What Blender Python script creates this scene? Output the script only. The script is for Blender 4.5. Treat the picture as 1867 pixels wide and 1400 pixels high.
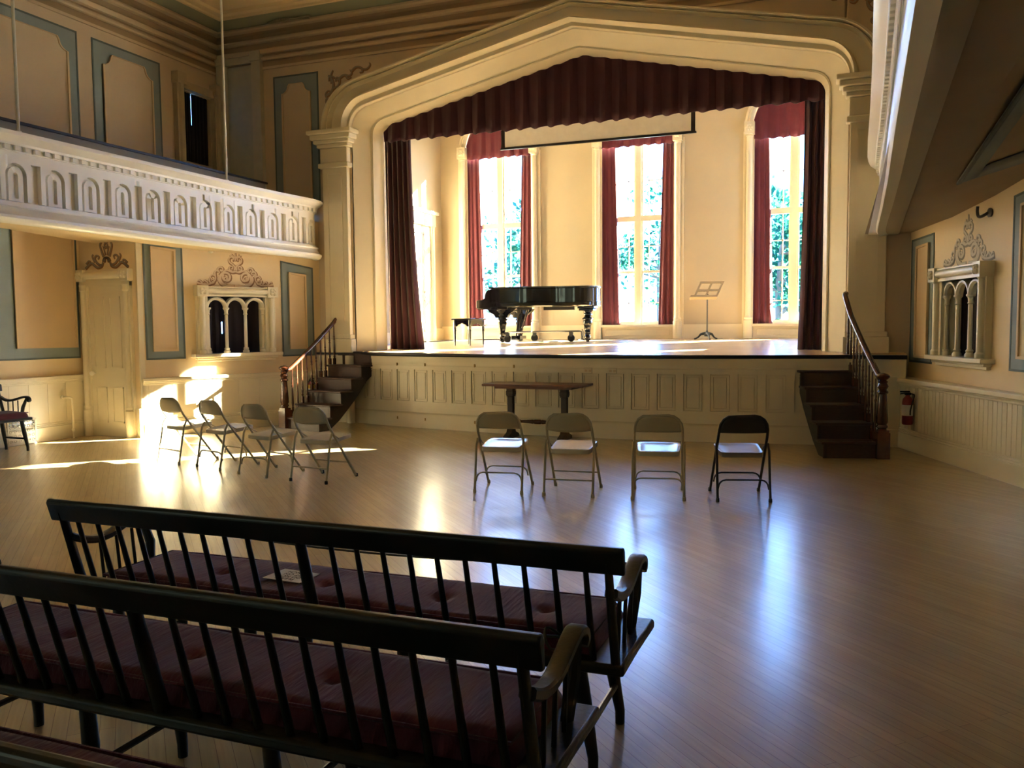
import bpy, bmesh, math, random
from mathutils import Matrix, Vector
from math import sin, cos, tan, pi, radians, atan2, sqrt
random.seed(7)
S = bpy.context.scene
for o in list(bpy.data.objects): bpy.data.objects.remove(o)
COL = S.collection

# ---------------------------------------------------------------- camera
FPX, YAW, ROLL = 1550.0, radians(21.0), 0.009
PITCH = math.atan((700-595)/FPX)
fw = Vector((-sin(YAW)*cos(PITCH), cos(YAW)*cos(PITCH), -sin(PITCH)))
r0 = Vector((cos(YAW), sin(YAW), 0)); u0 = r0.cross(fw)
rr = r0*cos(ROLL) - u0*sin(ROLL); uu = r0*sin(ROLL) + u0*cos(ROLL)
cam = bpy.data.cameras.new('camera'); cam.sensor_width = 36.0; cam.lens = FPX/1867*36.0
cam.clip_start = 0.05; cam.clip_end = 500
camo = bpy.data.objects.new('camera', cam); COL.objects.link(camo)
camo.matrix_world = Matrix(((rr.x,uu.x,-fw.x,0),(rr.y,uu.y,-fw.y,0),(rr.z,uu.z,-fw.z,1.55),(0,0,0,1)))
S.camera = camo

# ---------------------------------------------------------------- light and exposure
S.view_settings.view_transform = 'Standard'; S.view_settings.look = 'None'
S.view_settings.exposure = 1.3; S.view_settings.gamma = 1.0; S.view_settings.use_curve_mapping = False
S.cycles.max_bounces = 14; S.cycles.diffuse_bounces = 9; S.cycles.glossy_bounces = 5
S.cycles.transmission_bounces = 4; S.cycles.transparent_max_bounces = 10
S.cycles.sample_clamp_indirect = 20.0; S.cycles.caustics_reflective = True; S.cycles.caustics_refractive = False
S.cycles.use_denoising = True; S.cycles.use_adaptive_sampling = False; S.cycles.blur_glossy = .3
SKY_STRENGTH, SUN_STRENGTH = 2.1, 185.0
w = bpy.data.worlds.new('sky'); S.world = w; w.use_nodes = True
nt = w.node_tree; nt.nodes.clear()
out = nt.nodes.new('ShaderNodeOutputWorld'); bg = nt.nodes.new('ShaderNodeBackground')
tc = nt.nodes.new('ShaderNodeTexCoord'); sx = nt.nodes.new('ShaderNodeSeparateXYZ'); rp = nt.nodes.new('ShaderNodeValToRGB')
nt.links.new(tc.outputs['Generated'], sx.inputs[0]); nt.links.new(sx.outputs['Z'], rp.inputs[0])
e = rp.color_ramp.elements
e[0].position = 0.0; e[0].color = (.85, 2.25, 5.2, 1)
e[1].position = 0.55; e[1].color = (.7, 2.0, 5.4, 1)
nt.links.new(rp.outputs[0], bg.inputs[0]); bg.inputs[1].default_value = SKY_STRENGTH
nt.links.new(bg.outputs[0], out.inputs[0])
sun = bpy.data.lights.new('sun', 'SUN'); sun.energy = SUN_STRENGTH; sun.angle = radians(0.6); sun.color = (1.0, 0.92, 0.73)
suno = bpy.data.objects.new('sun', sun); COL.objects.link(suno)
SUN_EL = radians(21.6)
sd = Vector((-0.768, -0.640, -tan(SUN_EL))).normalized()
suno.rotation_euler = sd.to_track_quat('-Z', 'Y').to_euler(); suno.location = (20, 40, 25)
def portal(x, z, wx, wz, y=16.98, a=-90):
    l = bpy.data.lights.new('window_daylight', 'AREA'); l.shape = 'RECTANGLE'; l.size = wx; l.size_y = wz
    o = bpy.data.objects.new('window_daylight', l); COL.objects.link(o)
    o.location = (x, y, z); o.rotation_euler = (radians(a), 0, 0); l.cycles.is_portal = True
for wx in (-6.66, -3.73, -0.80): portal(wx, 3.4, 1.6, 4.6)

REAR_FILL = ((-9.0,1.5),(-6.6,1.5))      # windows added behind the camera as fill light: centre, width
for wx, ww in REAR_FILL: portal(wx, 2.75, ww, 2.9, -4.75, 90)

# ---------------------------------------------------------------- mesh helpers
class MB:
    def __init__(s, M=None): s.v = []; s.f = []; s.M = M
    def add(s, vs, fs):
        b = len(s.v); s.v += [tuple(x) for x in vs]; s.f += [tuple(b+i for i in f) for f in fs]; return s
    def box(s, a, b):
        x0,y0,z0 = a; x1,y1,z1 = b
        return s.add([(x0,y0,z0),(x1,y0,z0),(x1,y1,z0),(x0,y1,z0),(x0,y0,z1),(x1,y0,z1),(x1,y1,z1),(x0,y1,z1)],
            [(0,3,2,1),(4,5,6,7),(0,1,5,4),(1,2,6,5),(2,3,7,6),(3,0,4,7)])
    def prism(s, poly, a, b, ax='z'):           # poly 2D extruded along axis ax from a to b
        n = len(poly)
        P = (lambda p,t:(p[0],p[1],t)) if ax=='z' else (lambda p,t:(p[0],t,p[1])) if ax=='y' else (lambda p,t:(t,p[0],p[1]))
        vs = [P(p,a) for p in poly] + [P(p,b) for p in poly]
        fs = [tuple(range(n))[::-1], tuple(range(n,2*n))] + [(i,(i+1)%n,n+(i+1)%n,n+i) for i in range(n)]
        return s.add(vs, fs)
    def loft(s, rows, cu=False, cv=False, caps=False):   # rows of points
        n = len(rows[0]); m = len(rows); vs = [p for r in rows for p in r]; fs = []
        for i in range(m if cu else m-1):
            for j in range(n if cv else n-1):
                a = i*n+j; b = i*n+(j+1)%n; c = ((i+1)%m)*n+(j+1)%n; d = ((i+1)%m)*n+j
                fs.append((a,b,c,d))
        if caps: fs += [tuple(range(n))[::-1], tuple(range((m-1)*n, m*n))]
        return s.add(vs, fs)
    def tube(s, pts, r, n=8, closed=False, squash=None):
        pts = [Vector(p) for p in pts]; m = len(pts); rows = []; prev = None
        for i,p in enumerate(pts):
            if closed: t = pts[(i+1)%m]-pts[i-1]
            else: t = pts[min(i+1,m-1)]-pts[max(i-1,0)]
            t.normalize()
            if prev is None:
                a = Vector((0,0,1)) if abs(t.z) < .9 else Vector((1,0,0))
                n1 = t.cross(a).normalized()
            else:
                n1 = prev - t*prev.dot(t); n1.normalize()
            prev = n1; n2 = t.cross(n1); ri = r[i] if isinstance(r,(list,tuple)) else r
            k = squash or 1
            rows.append([p + n1*ri*cos(2*pi*j/n) + n2*ri*k*sin(2*pi*j/n) for j in range(n)])
        return s.loft(rows, cu=closed, cv=True, caps=not closed)
    def lathe(s, prof, org=(0,0,0), n=14, ax=(0,0,1), rot=0):
        ax = Vector(ax).normalized(); a = Vector((1,0,0)) if abs(ax.x) < .9 else Vector((0,1,0))
        e1 = (a-ax*a.dot(ax)).normalized(); e2 = ax.cross(e1); o = Vector(org)
        rows = [[o+ax*z+e1*(r*cos(2*pi*j/n+rot))+e2*(r*sin(2*pi*j/n+rot)) for j in range(n)] for r,z in prof]
        return s.loft(rows, cv=True, caps=True)
    def ball(s, c, r, n=10):
        return s.lathe([(max(1e-4,r*sin(pi*i/n)), -r*cos(pi*i/n)) for i in range(n+1)], c, n+2)
    def obj(s, name, mat, parent=None, sharp=32, bevel=0, solid=None, subsurf=0, world=False):
        me = bpy.data.meshes.new(name)
        vs = [s.M @ Vector(v) for v in s.v] if s.M else s.v
        me.from_pydata([tuple(v) for v in vs], [], s.f)
        b = bmesh.new(); b.from_mesh(me); bmesh.ops.remove_doubles(b, verts=b.verts, dist=1e-5)
        bmesh.ops.recalc_face_normals(b, faces=b.faces); b.to_mesh(me); b.free()
        me.materials.append(mat); me.shade_smooth(); me.set_sharp_from_angle(angle=radians(sharp))
        o = bpy.data.objects.new(name, me); COL.objects.link(o)
        if parent is not None:
            o.parent = parent
            if world: o.matrix_parent_inverse = wm(parent).inverted()
        if bevel:
            m = o.modifiers.new('bevel','BEVEL'); m.width = bevel; m.segments = 2; m.limit_method = 'ANGLE'; m.angle_limit = radians(40)
        if solid:
            m = o.modifiers.new('solid','SOLIDIFY'); m.thickness = solid; m.offset = 0
        if subsurf:
            m = o.modifiers.new('sub','SUBSURF'); m.levels = subsurf; m.render_levels = subsurf
        return o
def wm(o):
    m = Matrix.Translation(o.location) @ o.rotation_euler.to_matrix().to_4x4()
    return (wm(o.parent) @ o.matrix_parent_inverse @ m) if o.parent else m
def tag(o, label, cat, group=None, kind=None):
    o['label'] = label; o['category'] = cat
    if group: o['group'] = group
    if kind: o['kind'] = kind
    return o
def thing(name, label, cat, loc=(0,0,0), rz=0, group=None, kind=None, rx=0):
    o = bpy.data.objects.new(name, None); COL.objects.link(o); o.empty_display_size = .1
    o.location = loc; o.rotation_euler = (rx,0,rz)
    return tag(o, label, cat, group, kind)
def dup(root, label=None, loc=None, rz=None):
    r = root.copy(); COL.objects.link(r)
    if loc is not None: r.location = loc
    if rz is not None: r.rotation_euler[2] = rz
    if label: r['label'] = label
    def rec(src, dst):
        for ch in list(src.children):
            c = ch.copy(); COL.objects.link(c); c.parent = dst; rec(ch, c)
    rec(root, r); return r
def frame(o, u, n):       # wall frame: x along wall, y out of the wall, z up
    return Matrix(((u[0],n[0],0,o[0]),(u[1],n[1],0,o[1]),(0,0,1,0),(0,0,0,1)))
def arcpts(cx, cz, r, a0, a1, n): return [(cx+r*cos(a0+(a1-a0)*i/n), cz+r*sin(a0+(a1-a0)*i/n)) for i in range(n+1)]

# ---------------------------------------------------------------- materials
def mat(name, c, rough=.6, c2=None, scale=8, bump=0, bscale=60, spec=.5, metal=0, coat=0, sheen=0, stretch=None, detail=3, crough=.05):
    m = bpy.data.materials.new(name); m.use_nodes = True; t = m.node_tree; N = t.nodes; L = t.links
    p = N['Principled BSDF']; p.inputs['Roughness'].default_value = rough; p.inputs['Metallic'].default_value = metal
    p.inputs['Specular IOR Level'].default_value = spec; p.inputs['Coat Weight'].default_value = coat
    p.inputs['Coat Roughness'].default_value = crough; p.inputs['Sheen Weight'].default_value = sheen
    g = N.new('ShaderNodeNewGeometry'); src = g.outputs['Position']
    mp = N.new('ShaderNodeMapping'); L.new(src, mp.inputs[0]); src = mp.outputs[0]
    if stretch: mp.inputs['Scale'].default_value = stretch
    n = N.new('ShaderNodeTexNoise'); n.inputs['Scale'].default_value = scale; n.inputs['Detail'].default_value = detail; L.new(src, n.inputs[0])
    r = N.new('ShaderNodeValToRGB'); L.new(n.outputs[0], r.inputs[0])
    c2 = c2 or tuple(x*.9 for x in c)
    r.color_ramp.elements[0].position = .3; r.color_ramp.elements[1].position = .7
    r.color_ramp.elements[0].color = (*c,1); r.color_ramp.elements[1].color = (*c2,1); L.new(r.outputs[0], p.inputs['Base Color'])
    if bump:
        n2 = N.new('ShaderNodeTexNoise'); n2.inputs['Scale'].default_value = bscale; n2.inputs['Detail'].default_value = 2; L.new(src, n2.inputs[0])
        b = N.new('ShaderNodeBump'); b.inputs['Strength'].default_value = bump; b.inputs['Distance'].default_value = .01
        L.new(n2.outputs[0], b.inputs['Height']); L.new(b.outputs[0], p.inputs['Normal'])
    return m
def plank_mat(name, ang, c1, c2, mortar, rough, w=2.2, h=.057, ms=.0012, spec=.5, coat=0.0):
    m = bpy.data.materials.new(name); m.use_nodes = True; t = m.node_tree; N = t.nodes; L = t.links
    p = N['Principled BSDF']; p.inputs['Specular IOR Level'].default_value = spec
    p.inputs['Coat Weight'].default_value = coat; p.inputs['Coat Roughness'].default_value = .21
    g = N.new('ShaderNodeNewGeometry'); mp = N.new('ShaderNodeMapping'); mp.inputs['Rotation'].default_value = (0,0,ang)
    L.new(g.outputs['Position'], mp.inputs[0])
    b = N.new('ShaderNodeTexBrick'); L.new(mp.outputs[0], b.inputs[0]); b.offset = .37; b.inputs['Scale'].default_value = 1
    b.inputs['Brick Width'].default_value = w; b.inputs['Row Height'].default_value = h; b.inputs['Mortar Size'].default_value = ms
    b.inputs['Mortar Smooth'].default_value = .3
    b.inputs['Color1'].default_value = (*c1,1); b.inputs['Color2'].default_value = (*c2,1); b.inputs['Mortar'].default_value = (*mortar,1)
    mp2 = N.new('ShaderNodeMapping'); mp2.inputs['Scale'].default_value = (1.5,26,1); L.new(mp.outputs[0], mp2.inputs[0])
    n = N.new('ShaderNodeTexNoise'); n.inputs['Scale'].default_value = 2.2; n.inputs['Detail'].default_value = 5; L.new(mp2.outputs[0], n.inputs[0])
    mx = N.new('ShaderNodeMix'); mx.data_type = 'RGBA'; mx.blend_type = 'MULTIPLY'; mx.inputs[0].default_value = .45
    L.new(b.outputs['Color'], mx.inputs[6]); L.new(n.outputs[0], mx.inputs[7])
    sc = N.new('ShaderNodeMix'); sc.data_type = 'RGBA'; sc.blend_type = 'MULTIPLY'; sc.inputs[0].default_value = 1; sc.inputs[7].default_value = (1.28,1.28,1.28,1)
    L.new(mx.outputs[2], sc.inputs[6]); L.new(sc.outputs[2], p.inputs['Base Color'])
    n3 = N.new('ShaderNodeTexNoise'); n3.inputs['Scale'].default_value = 1.3; n3.inputs['Detail'].default_value = 6; L.new(g.outputs['Position'], n3.inputs[0])
    mr = N.new('ShaderNodeMapRange'); mr.inputs['From Min'].default_value = .3; mr.inputs['From Max'].default_value = .7
    mr.inputs['To Min'].default_value = rough-.03; mr.inputs['To Max'].default_value = rough+.05
    L.new(n3.outputs[0], mr.inputs[0]); L.new(mr.outputs[0], p.inputs['Roughness'])
    n4 = N.new('ShaderNodeTexNoise'); n4.inputs['Scale'].default_value = 5; n4.inputs['Detail'].default_value = 1; L.new(mp.outputs[0], n4.inputs[0])
    bu = N.new('ShaderNodeBump'); bu.inputs['Strength'].default_value = .10; bu.inputs['Distance'].default_value = .004; L.new(n4.outputs[0], bu.inputs['Height'])
    b2 = N.new('ShaderNodeBump'); b2.inputs['Strength'].default_value = .25; b2.inputs['Distance'].default_value = .002; b2.invert = True
    L.new(b.outputs['Fac'], b2.inputs['Height']); L.new(bu.outputs[0], b2.inputs['Normal']); L.new(b2.outputs[0], p.inputs['Normal'])
    return m
M_wall = mat('cream_plaster', (.75,.60,.375), .75, (.72,.57,.35), 1.5, .05, 90)
M_stagewall = mat('darkened_stage_plaster', (.54,.45,.305), .75, (.51,.425,.285), 1.5, .05, 90)  # cream plaster darkened to hold the bright stage down against the hall
M_upper = mat('tan_plaster', (.59,.475,.335), .8, (.55,.44,.305), 1.5, .05, 90)
M_trim = mat('cream_gloss_paint', (.76,.68,.50), .38, (.72,.64,.46), 2)
M_white = mat('white_gloss_paint', (.87,.84,.77), .30, (.84,.81,.73), 2, coat=.5, crough=.28)
M_inset = mat('pale_tan_plaster', (.66,.50,.31), .75, (.62,.46,.28), 2)
M_blue = mat('blue_grey_paint', (.235,.285,.285), .7, (.21,.255,.26), 3)
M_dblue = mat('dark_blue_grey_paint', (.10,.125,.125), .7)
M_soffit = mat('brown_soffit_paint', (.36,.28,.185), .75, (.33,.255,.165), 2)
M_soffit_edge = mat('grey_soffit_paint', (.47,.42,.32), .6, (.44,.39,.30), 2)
M_floor = plank_mat('maple_floor', radians(225), (.43,.325,.165), (.365,.27,.13), (.16,.085,.04), .36, coat=.85)
M_stagefloor = plank_mat('stage_boards', 0, (.62,.44,.25), (.54,.37,.20), (.2,.12,.06), .22)
M_edge = mat('black_stage_edge', (.012,.010,.009), .35)
M_stair = mat('dark_stair_wood', (.058,.027,.018), .45, (.04,.018,.012), 14, stretch=(1,1,6))
M_stairside = mat('dark_stair_side', (.022,.013,.010), .45, (.016,.010,.008), 10)
M_rail = mat('polished_walnut', (.09,.030,.012), .22, (.06,.018,.008), 10, coat=.3)
M_table = mat('table_wood', (.20,.095,.045), .35, (.15,.065,.03), 9, stretch=(1,6,1))
M_tleg = mat('dark_oak', (.06,.040,.028), .45, (.045,.03,.021), 9)
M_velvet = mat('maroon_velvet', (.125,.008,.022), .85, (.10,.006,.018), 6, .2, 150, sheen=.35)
M_shaded_velvet = mat('shaded_maroon_velvet', (.052,.006,.014), .9, (.042,.005,.011), 6, .2, 150, sheen=.2)  # the maroon velvet again, its unlit tone put into the colour
M_navy = mat('black_drape_cloth', (.010,.008,.012), .9)
M_bench = mat('dark_green_black_paint', (.013,.014,.010), .34, (.010,.011,.008), 6, .08, 60)
M_cush = mat('maroon_chenille', (.105,.018,.040), .95, (.078,.012,.030), 3, .5, 7, sheen=.25, stretch=(9,1.4,6))
M_chair = mat('beige_enamel', (.46,.40,.26), .38, (.44,.38,.25), 8, metal=.0)
M_seat = mat('beige_seat_enamel', (.52,.48,.37), .26, (.50,.46,.355), 8)
M_brown = mat('brown_enamel', (.030,.022,.018), .38)
M_bseat = mat('brown_seat_enamel', (.20,.17,.15), .3)
M_rubber = mat('black_rubber', (.012,.012,.012), .7)
M_piano = mat('black_lacquer', (.006,.007,.008), .08, coat=1.0)
M_iron = mat('green_black_iron', (.018,.022,.019), .45)
M_steel = mat('grey_steel', (.12,.125,.125), .4, metal=.7)
M_brass = mat('brass', (.38,.25,.08), .35, metal=1)
M_standwood = mat('pale_stand_wood', (.42,.32,.19), .5)
M_paper = mat('white_card', (.80,.80,.80), .7)
M_ink = mat('black_ink', (.02,.02,.02), .8)
M_screen = mat('projection_screen', (.72,.70,.64), .8)
M_red = mat('red_enamel', (.22,.012,.013), .35)
M_yellow = mat('yellow_label', (.75,.50,.04), .5)
M_orn = mat('brown_painted_scroll', (.30,.165,.085), .85)
M_ornl = mat('pale_painted_scroll', (.66,.50,.33), .85)
M_orng = mat('grey_painted_scroll', (.30,.26,.20), .85)
M_orngl = mat('pale_grey_scroll', (.62,.55,.43), .85)
M_leaf = mat('plaster_leaf', (.33,.29,.18), .8)
M_ceil = mat('cream_ceiling', (.70,.56,.34), .8, (.66,.52,.31), 1)
M_green = mat('green_grey_cove', (.26,.28,.20), .8, (.24,.255,.18), 1)
M_cornice = mat('tan_cornice', (.56,.44,.29), .65, (.53,.41,.27), 2)
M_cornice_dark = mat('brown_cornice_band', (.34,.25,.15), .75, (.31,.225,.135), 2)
M_rod = mat('white_rod', (.85,.85,.80), .3)
M_board = mat('grey_gallery_board', (.30,.27,.21), .6, (.27,.24,.19), 4)
M_cable = mat('grey_cable', (.15,.14,.12), .6)
M_rope = mat('dark_cord', (.05,.045,.035), .8)
M_lawn = mat('sunlit_lawn', (.075,.115,.125), .9, (.055,.10,.105), .6)
M_bark = mat('bark', (.10,.075,.05), .9)
def leaf_mat():
    m = bpy.data.materials.new('sunlit_leaves'); m.use_nodes = True; t = m.node_tree; N = t.nodes; L = t.links
    o = N['Material Output']; N.remove(N['Principled BSDF'])
    d = N.new('ShaderNodeBsdfDiffuse'); tr = N.new('ShaderNodeBsdfTranslucent'); mx = N.new('ShaderNodeMixShader'); mx.inputs[0].default_value = .55
    g = N.new('ShaderNodeNewGeometry'); n = N.new('ShaderNodeTexNoise'); n.inputs['Scale'].default_value = .9; L.new(g.outputs['Position'], n.inputs[0])
    r = N.new('ShaderNodeValToRGB'); L.new(n.outputs[0], r.inputs[0]); r.color_ramp.elements[0].position=.35; r.color_ramp.elements[1].position=.65
    r.color_ramp.elements[0].color = (.008,.060,.026,1); r.color_ramp.elements[1].color = (.018,.090,.070,1)
    L.new(r.outputs[0], d.inputs[0]); L.new(r.outputs[0], tr.inputs[0]); L.new(d.outputs[0], mx.inputs[1]); L.new(tr.outputs[0], mx.inputs[2]); L.new(mx.outputs[0], o.inputs[0])
    return m
M_leaves = leaf_mat()
def glass_mat(name='window_glass', tint=(.96,.98,.98)):
    m = bpy.data.materials.new(name); m.use_nodes = True; t = m.node_tree; N = t.nodes; L = t.links
    o = N['Material Output']; N.remove(N['Principled BSDF'])
    a = N.new('ShaderNodeBsdfTransparent'); g = N.new('ShaderNodeBsdfGlossy'); g.inputs['Roughness'].default_value = .03
    mx = N.new('ShaderNodeMixShader'); mx.inputs[0].default_value = .05
    a.inputs[0].default_value = (*tint,1)
    L.new(a.outputs[0], mx.inputs[1]); L.new(g.outputs[0], mx.inputs[2]); L.new(mx.outputs[0], o.inputs[0])
    return m
M_glass = glass_mat(); M_amber = glass_mat('amber_fill_glass', (.70,.47,.26))  # amber tint chosen to warm the fill from the added rear windows
STR = 'structure'
def zst(y): return 1.15 + .025*max(0, y-11.4)      # the raked stage floor
# ================================================================ room shell
XC = -3.65
LO, LD = Vector((-9.259,9.583)), Vector((1.209,2.517)).normalized()     # left front wall line
FL = frame(LO, LD, (LD.y,-LD.x))
RO, RD = Vector((0.85,12.1)), Vector((0.90,-3.0)).normalized()          # right front wall line
FR = frame(RO, RD, (RD.y,-RD.x))
tag(MB().box((-11,-4.6,-.12),(3.6,12.6,0)).obj('floor', M_floor), 'worn maple strip floor laid on the diagonal, glossy', 'floor', kind=STR)
tag(MB().box((-10.6,-4.6,6.62),(3.2,12.3,6.75)).obj('ceiling', M_ceil), 'cream plaster ceiling high over the hall', 'ceiling', kind=STR)
m = MB(); ex = [-10.6]
for wx,ww in REAR_FILL: ex += [wx-ww/2, wx+ww/2]
ex.append(3.2)
for i in range(0,len(ex),2): m.box((ex[i],-4.7,0),(ex[i+1],-4.5,6.7))
for wx,ww in REAR_FILL: m.box((wx-ww/2,-4.7,0),(wx+ww/2,-4.5,1.3)); m.box((wx-ww/2,-4.7,4.2),(wx+ww/2,-4.5,6.7))
tag(m.obj('wall_rear', M_wall), 'cream back wall of the hall behind the benches', 'wall', kind=STR)
for k,(wx,ww) in enumerate(REAR_FILL):
    t = thing('window_%d'%(8+k), ('left','right')[k]+' of two tall amber windows added for fill light behind the benches', 'window', (wx,-4.6,1.3), kind=STR)
    m = MB(); h = ww/2
    for q in ((-h,0,-h+.07,2.9),(h-.07,0,h,2.9),(-.035,0,.035,2.9),(-h,0,h,.07),(-h,2.83,h,2.9),(-h,1.42,h,1.49)): m.box((q[0],-.04,q[1]),(q[2],.04,q[3]))
    m.obj('sash_frame', M_trim, t); MB().box((-h+.02,-.003,.02),(h-.02,.003,2.88)).obj('pane', M_amber, t)
# proscenium curves, symmetric about XC
def curve(hw, apex, m, r, zb, n=10):
    zc = apex - m*hw; a = math.atan(m)       # corner where jamb meets slope
    t = r*tan((pi/2-a)/2)                    # tangent length
    pts = [(-hw, zb)] if zb < zc-t-1e-3 else []
    cx, cz = -hw+r, zc-t
    pts += arcpts(cx, cz, r, pi, pi/2+a, n)
    for k in range(1,6): 
        f = k/5; x0,z0 = pts[-1] if k==1 else (xs,zs)
        if k==1: xs,zs = x0,z0
        pts.append((xs+(0-xs)*f, zs+(apex-zs)*f))
    return pts + [(-x,z) for x,z in reversed(pts[:-1])]
def c3(c, y): return [(XC+x, y, z) for x,z in c]
def mix(c, d, t): return [(a[0]+(b[0]-a[0])*t, a[1]+(b[1]-a[1])*t) for a,b in zip(c,d)]
YW = 12.1
C_in = curve(3.435,5.60,.22,.22,1.15); C_band = curve(3.73,5.845,.22,.36,1.15)
A_out = curve(4.15,6.20,.21,.72,4.72); A_mid = curve(3.80,5.955,.215,.48,4.72); A_band = curve(3.73,5.845,.22,.36,4.72)
# front wall with the opening cut out
m = MB(); rows0 = [(-6.35,0)]; 
for (x0,x1) in ((-10.05,XC-3.73),(XC+3.73,3.1)): m.box((x0,YW,0),(x1,YW+.2,6.65))
band = C_band[1:-1]
for (a,b) in zip(band, band[1:]):
    m.prism([(XC+a[0],a[1]),(XC+b[0],b[1]),(XC+b[0],6.65),(XC+a[0],6.65)], YW, YW+.2, 'y')
wf = tag(m.obj('wall_front', M_upper), 'tan plaster wall around the stage arch', 'wall', kind=STR)
# mouldings
prof = [(A_out,0,YW),(A_out,0,11.90),(A_out,.05,11.84),(A_out,.13,11.84),(A_out,.16,11.97),(A_out,.21,11.90),(A_out,.28,11.89),(A_out,.33,12.0),(A_out,.50,12.01),(A_out,.90,12.03)]
rows = []
for c,t,y in prof: rows.append(c3(mix(A_out,A_mid,t),y))
for t,y in ((0,11.96),(.06,11.89),(.22,11.88),(.34,11.97),(.42,12.03),(.85,12.05),(.9,12.03),(.97,12.04),(1,12.1)): rows.append(c3(mix(A_mid,A_band,t),y))
tag(MB().loft(rows).obj('trim_1', M_trim, sharp=28), 'stepped cream moulding forming the gabled stage arch', 'arch moulding', kind=STR)
rows = [c3(mix(C_band,C_in,t),y) for t,y in ((0,12.1),(0,12.13),(.03,12.14),(.76,12.36),(.77,12.345),(.84,12.355),(.86,12.385),(1,12.47),(1.0,12.62))]
tag(MB().loft(rows).obj('trim_2', M_trim, sharp=28), 'flat cream splayed band lining the stage opening', 'stage reveal', kind=STR)
# pilasters left and right of the arch
def pilaster(name, x0, x1, label):
    t = thing(name, label, 'pilaster', ((x0+x1)/2, YW, 1.15), kind=STR)
    w = x1-x0; m = MB()
    m.box((-w/2,-.10,0),(w/2,0,3.05)); m.box((-w/2-.05,-.15,0),(w/2+.05,0,.22)); m.box((-w/2-.03,-.13,.22),(w/2+.03,0,.29))
    m.obj('shaft', M_trim, t, bevel=.01)
    p = MB(); a,b = -w/2+.09, w/2-.09
    for q in ((a,.5,a+.02,2.9),(b-.02,.5,b,2.9),(a,2.88,b,2.9),(a,.5,b,.52)): p.box((q[0],-.115,q[1]),(q[2],-.09,q[3]))
    p.obj('panel_moulding', M_trim, t)
    c = MB()
    for z0,z1,e in ((2.98,3.06,.05),(3.06,3.30,.02),(3.30,3.36,.06),(3.36,3.42,.10),(3.42,3.50,.14),(3.50,3.57,.18)):
        c.box((-w/2-e,-.10-e,z0),(w/2+e,0,z1))
    c.obj('capital', M_trim, t, bevel=.015)
    return t
pilaster('trim_3', -7.88, -7.42, 'cream pilaster left of the stage arch, below its capital and moulding')
pilaster('trim_4', .10, .56, 'cream pilaster right of the stage arch beside the gallery end')
# side walls
wl = MB()
wl.box((-10.55,-4.6,0),(-10.4,9.6,3.4))                            # rear left lower
tag(wl.obj('wall_left_rear', M_wall), 'cream lower wall at the far left beneath the gallery', 'wall', kind=STR)
tag(MB().box((-10.5,9.45,0),(-9.30,9.6,3.3)).obj('wall_left_corner', M_wall), 'short cream wall holding the narrow corner door', 'wall', kind=STR)
def holed(M, u0, u1, z0, z1, hu0, hu1, hz0, hz1, th=.16):
    m = MB(M); m.box((u0,-th,z0),(hu0,0,z1)); m.box((hu1,-th,z0),(u1,0,z1)); m.box((hu0,-th,z0),(hu1,0,hz0)); m.box((hu0,-th,hz1),(hu1,0,z1)); return m
tag(holed(FL,-.16,2.80,0,3.3,.845,1.775,1.18,2.06).obj('wall_left', M_wall), 'cream wall under the left gallery with the arcaded window', 'wall', kind=STR)
tag(holed(FR,0,9.5,0,3.6,1.115,2.035,1.17,2.04).obj('wall_right', M_wall), 'cream wall under the right gallery with the arcaded window', 'wall', kind=STR)
mu = MB(); mu.box((-10.16,-4.6,3.3),(-10.0,11.2,6.65)); mu.box((-10.16,11.2,3.3),(-10,11.9,4.3)); mu.box((-10.16,11.2,5.43),(-10,11.9,6.65)); mu.box((-10.16,11.9,3.3),(-10,12.2,6.65))
tag(mu.obj('wall_left_upper', M_upper), 'tan upper wall behind the left gallery with blue grey panels', 'wall', kind=STR)
mu = MB(); mu.box((2.95,-4.6,0),(3.15,12.2,6.65))
tag(mu.obj('wall_right_upper', M_upper), 'tan upper wall behind the right gallery', 'wall', kind=STR)
# stage room
YB = 16.7
tag(MB().box((-8.15,12.3,1.0),(-8.0,16.9,6.65)).obj('wall_stage_left', M_stagewall), 'cream side wall of the stage at left, struck by sun', 'wall', kind=STR)
SWY, SWZ = (14.60,15.08), (2.5,4.9)
m = MB(); m.box((.72,12.3,1.0),(.87,SWY[0],6.65)); m.box((.72,SWY[1],1.0),(.87,16.9,6.65)); m.box((.72,SWY[0],1.0),(.87,SWY[1],SWZ[0])); m.box((.72,SWY[0],SWZ[1]),(.87,SWY[1],6.65))
tag(m.obj('wall_stage_right', M_stagewall), 'cream side wall of the stage at right, out of view', 'wall', kind=STR)
tag(MB().box((-8.15,12.3,6.5),(.87,16.9,6.6)).obj('ceiling_stage', M_stagewall), 'cream ceiling over the stage', 'ceiling', kind=STR)
WX = (-6.66,-3.73,-.80); HW = .74; ZS, ZC = 1.56, 5.14
m = MB(); edges = [-8.15]
for x in WX: edges += [x-HW, x+HW]
edges.append(.87)
for i in range(0,8,2): m.box((edges[i],YB,1.0),(edges[i+1],YB+.25,6.6))
for x in WX:
    m.box((x-HW,YB,1.0),(x+HW,YB+.25,ZS))
    a = arcpts(x, ZC, HW, pi, 0, 16)
    for p,q in zip(a,a[1:]): m.prism([p,q,(q[0],6.6),(p[0],6.6)], YB, YB+.25, 'y')
tag(m.obj('wall_stage_back', M_stagewall), 'cream back wall of the stage pierced by three arched windows', 'wall', kind=STR)
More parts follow.
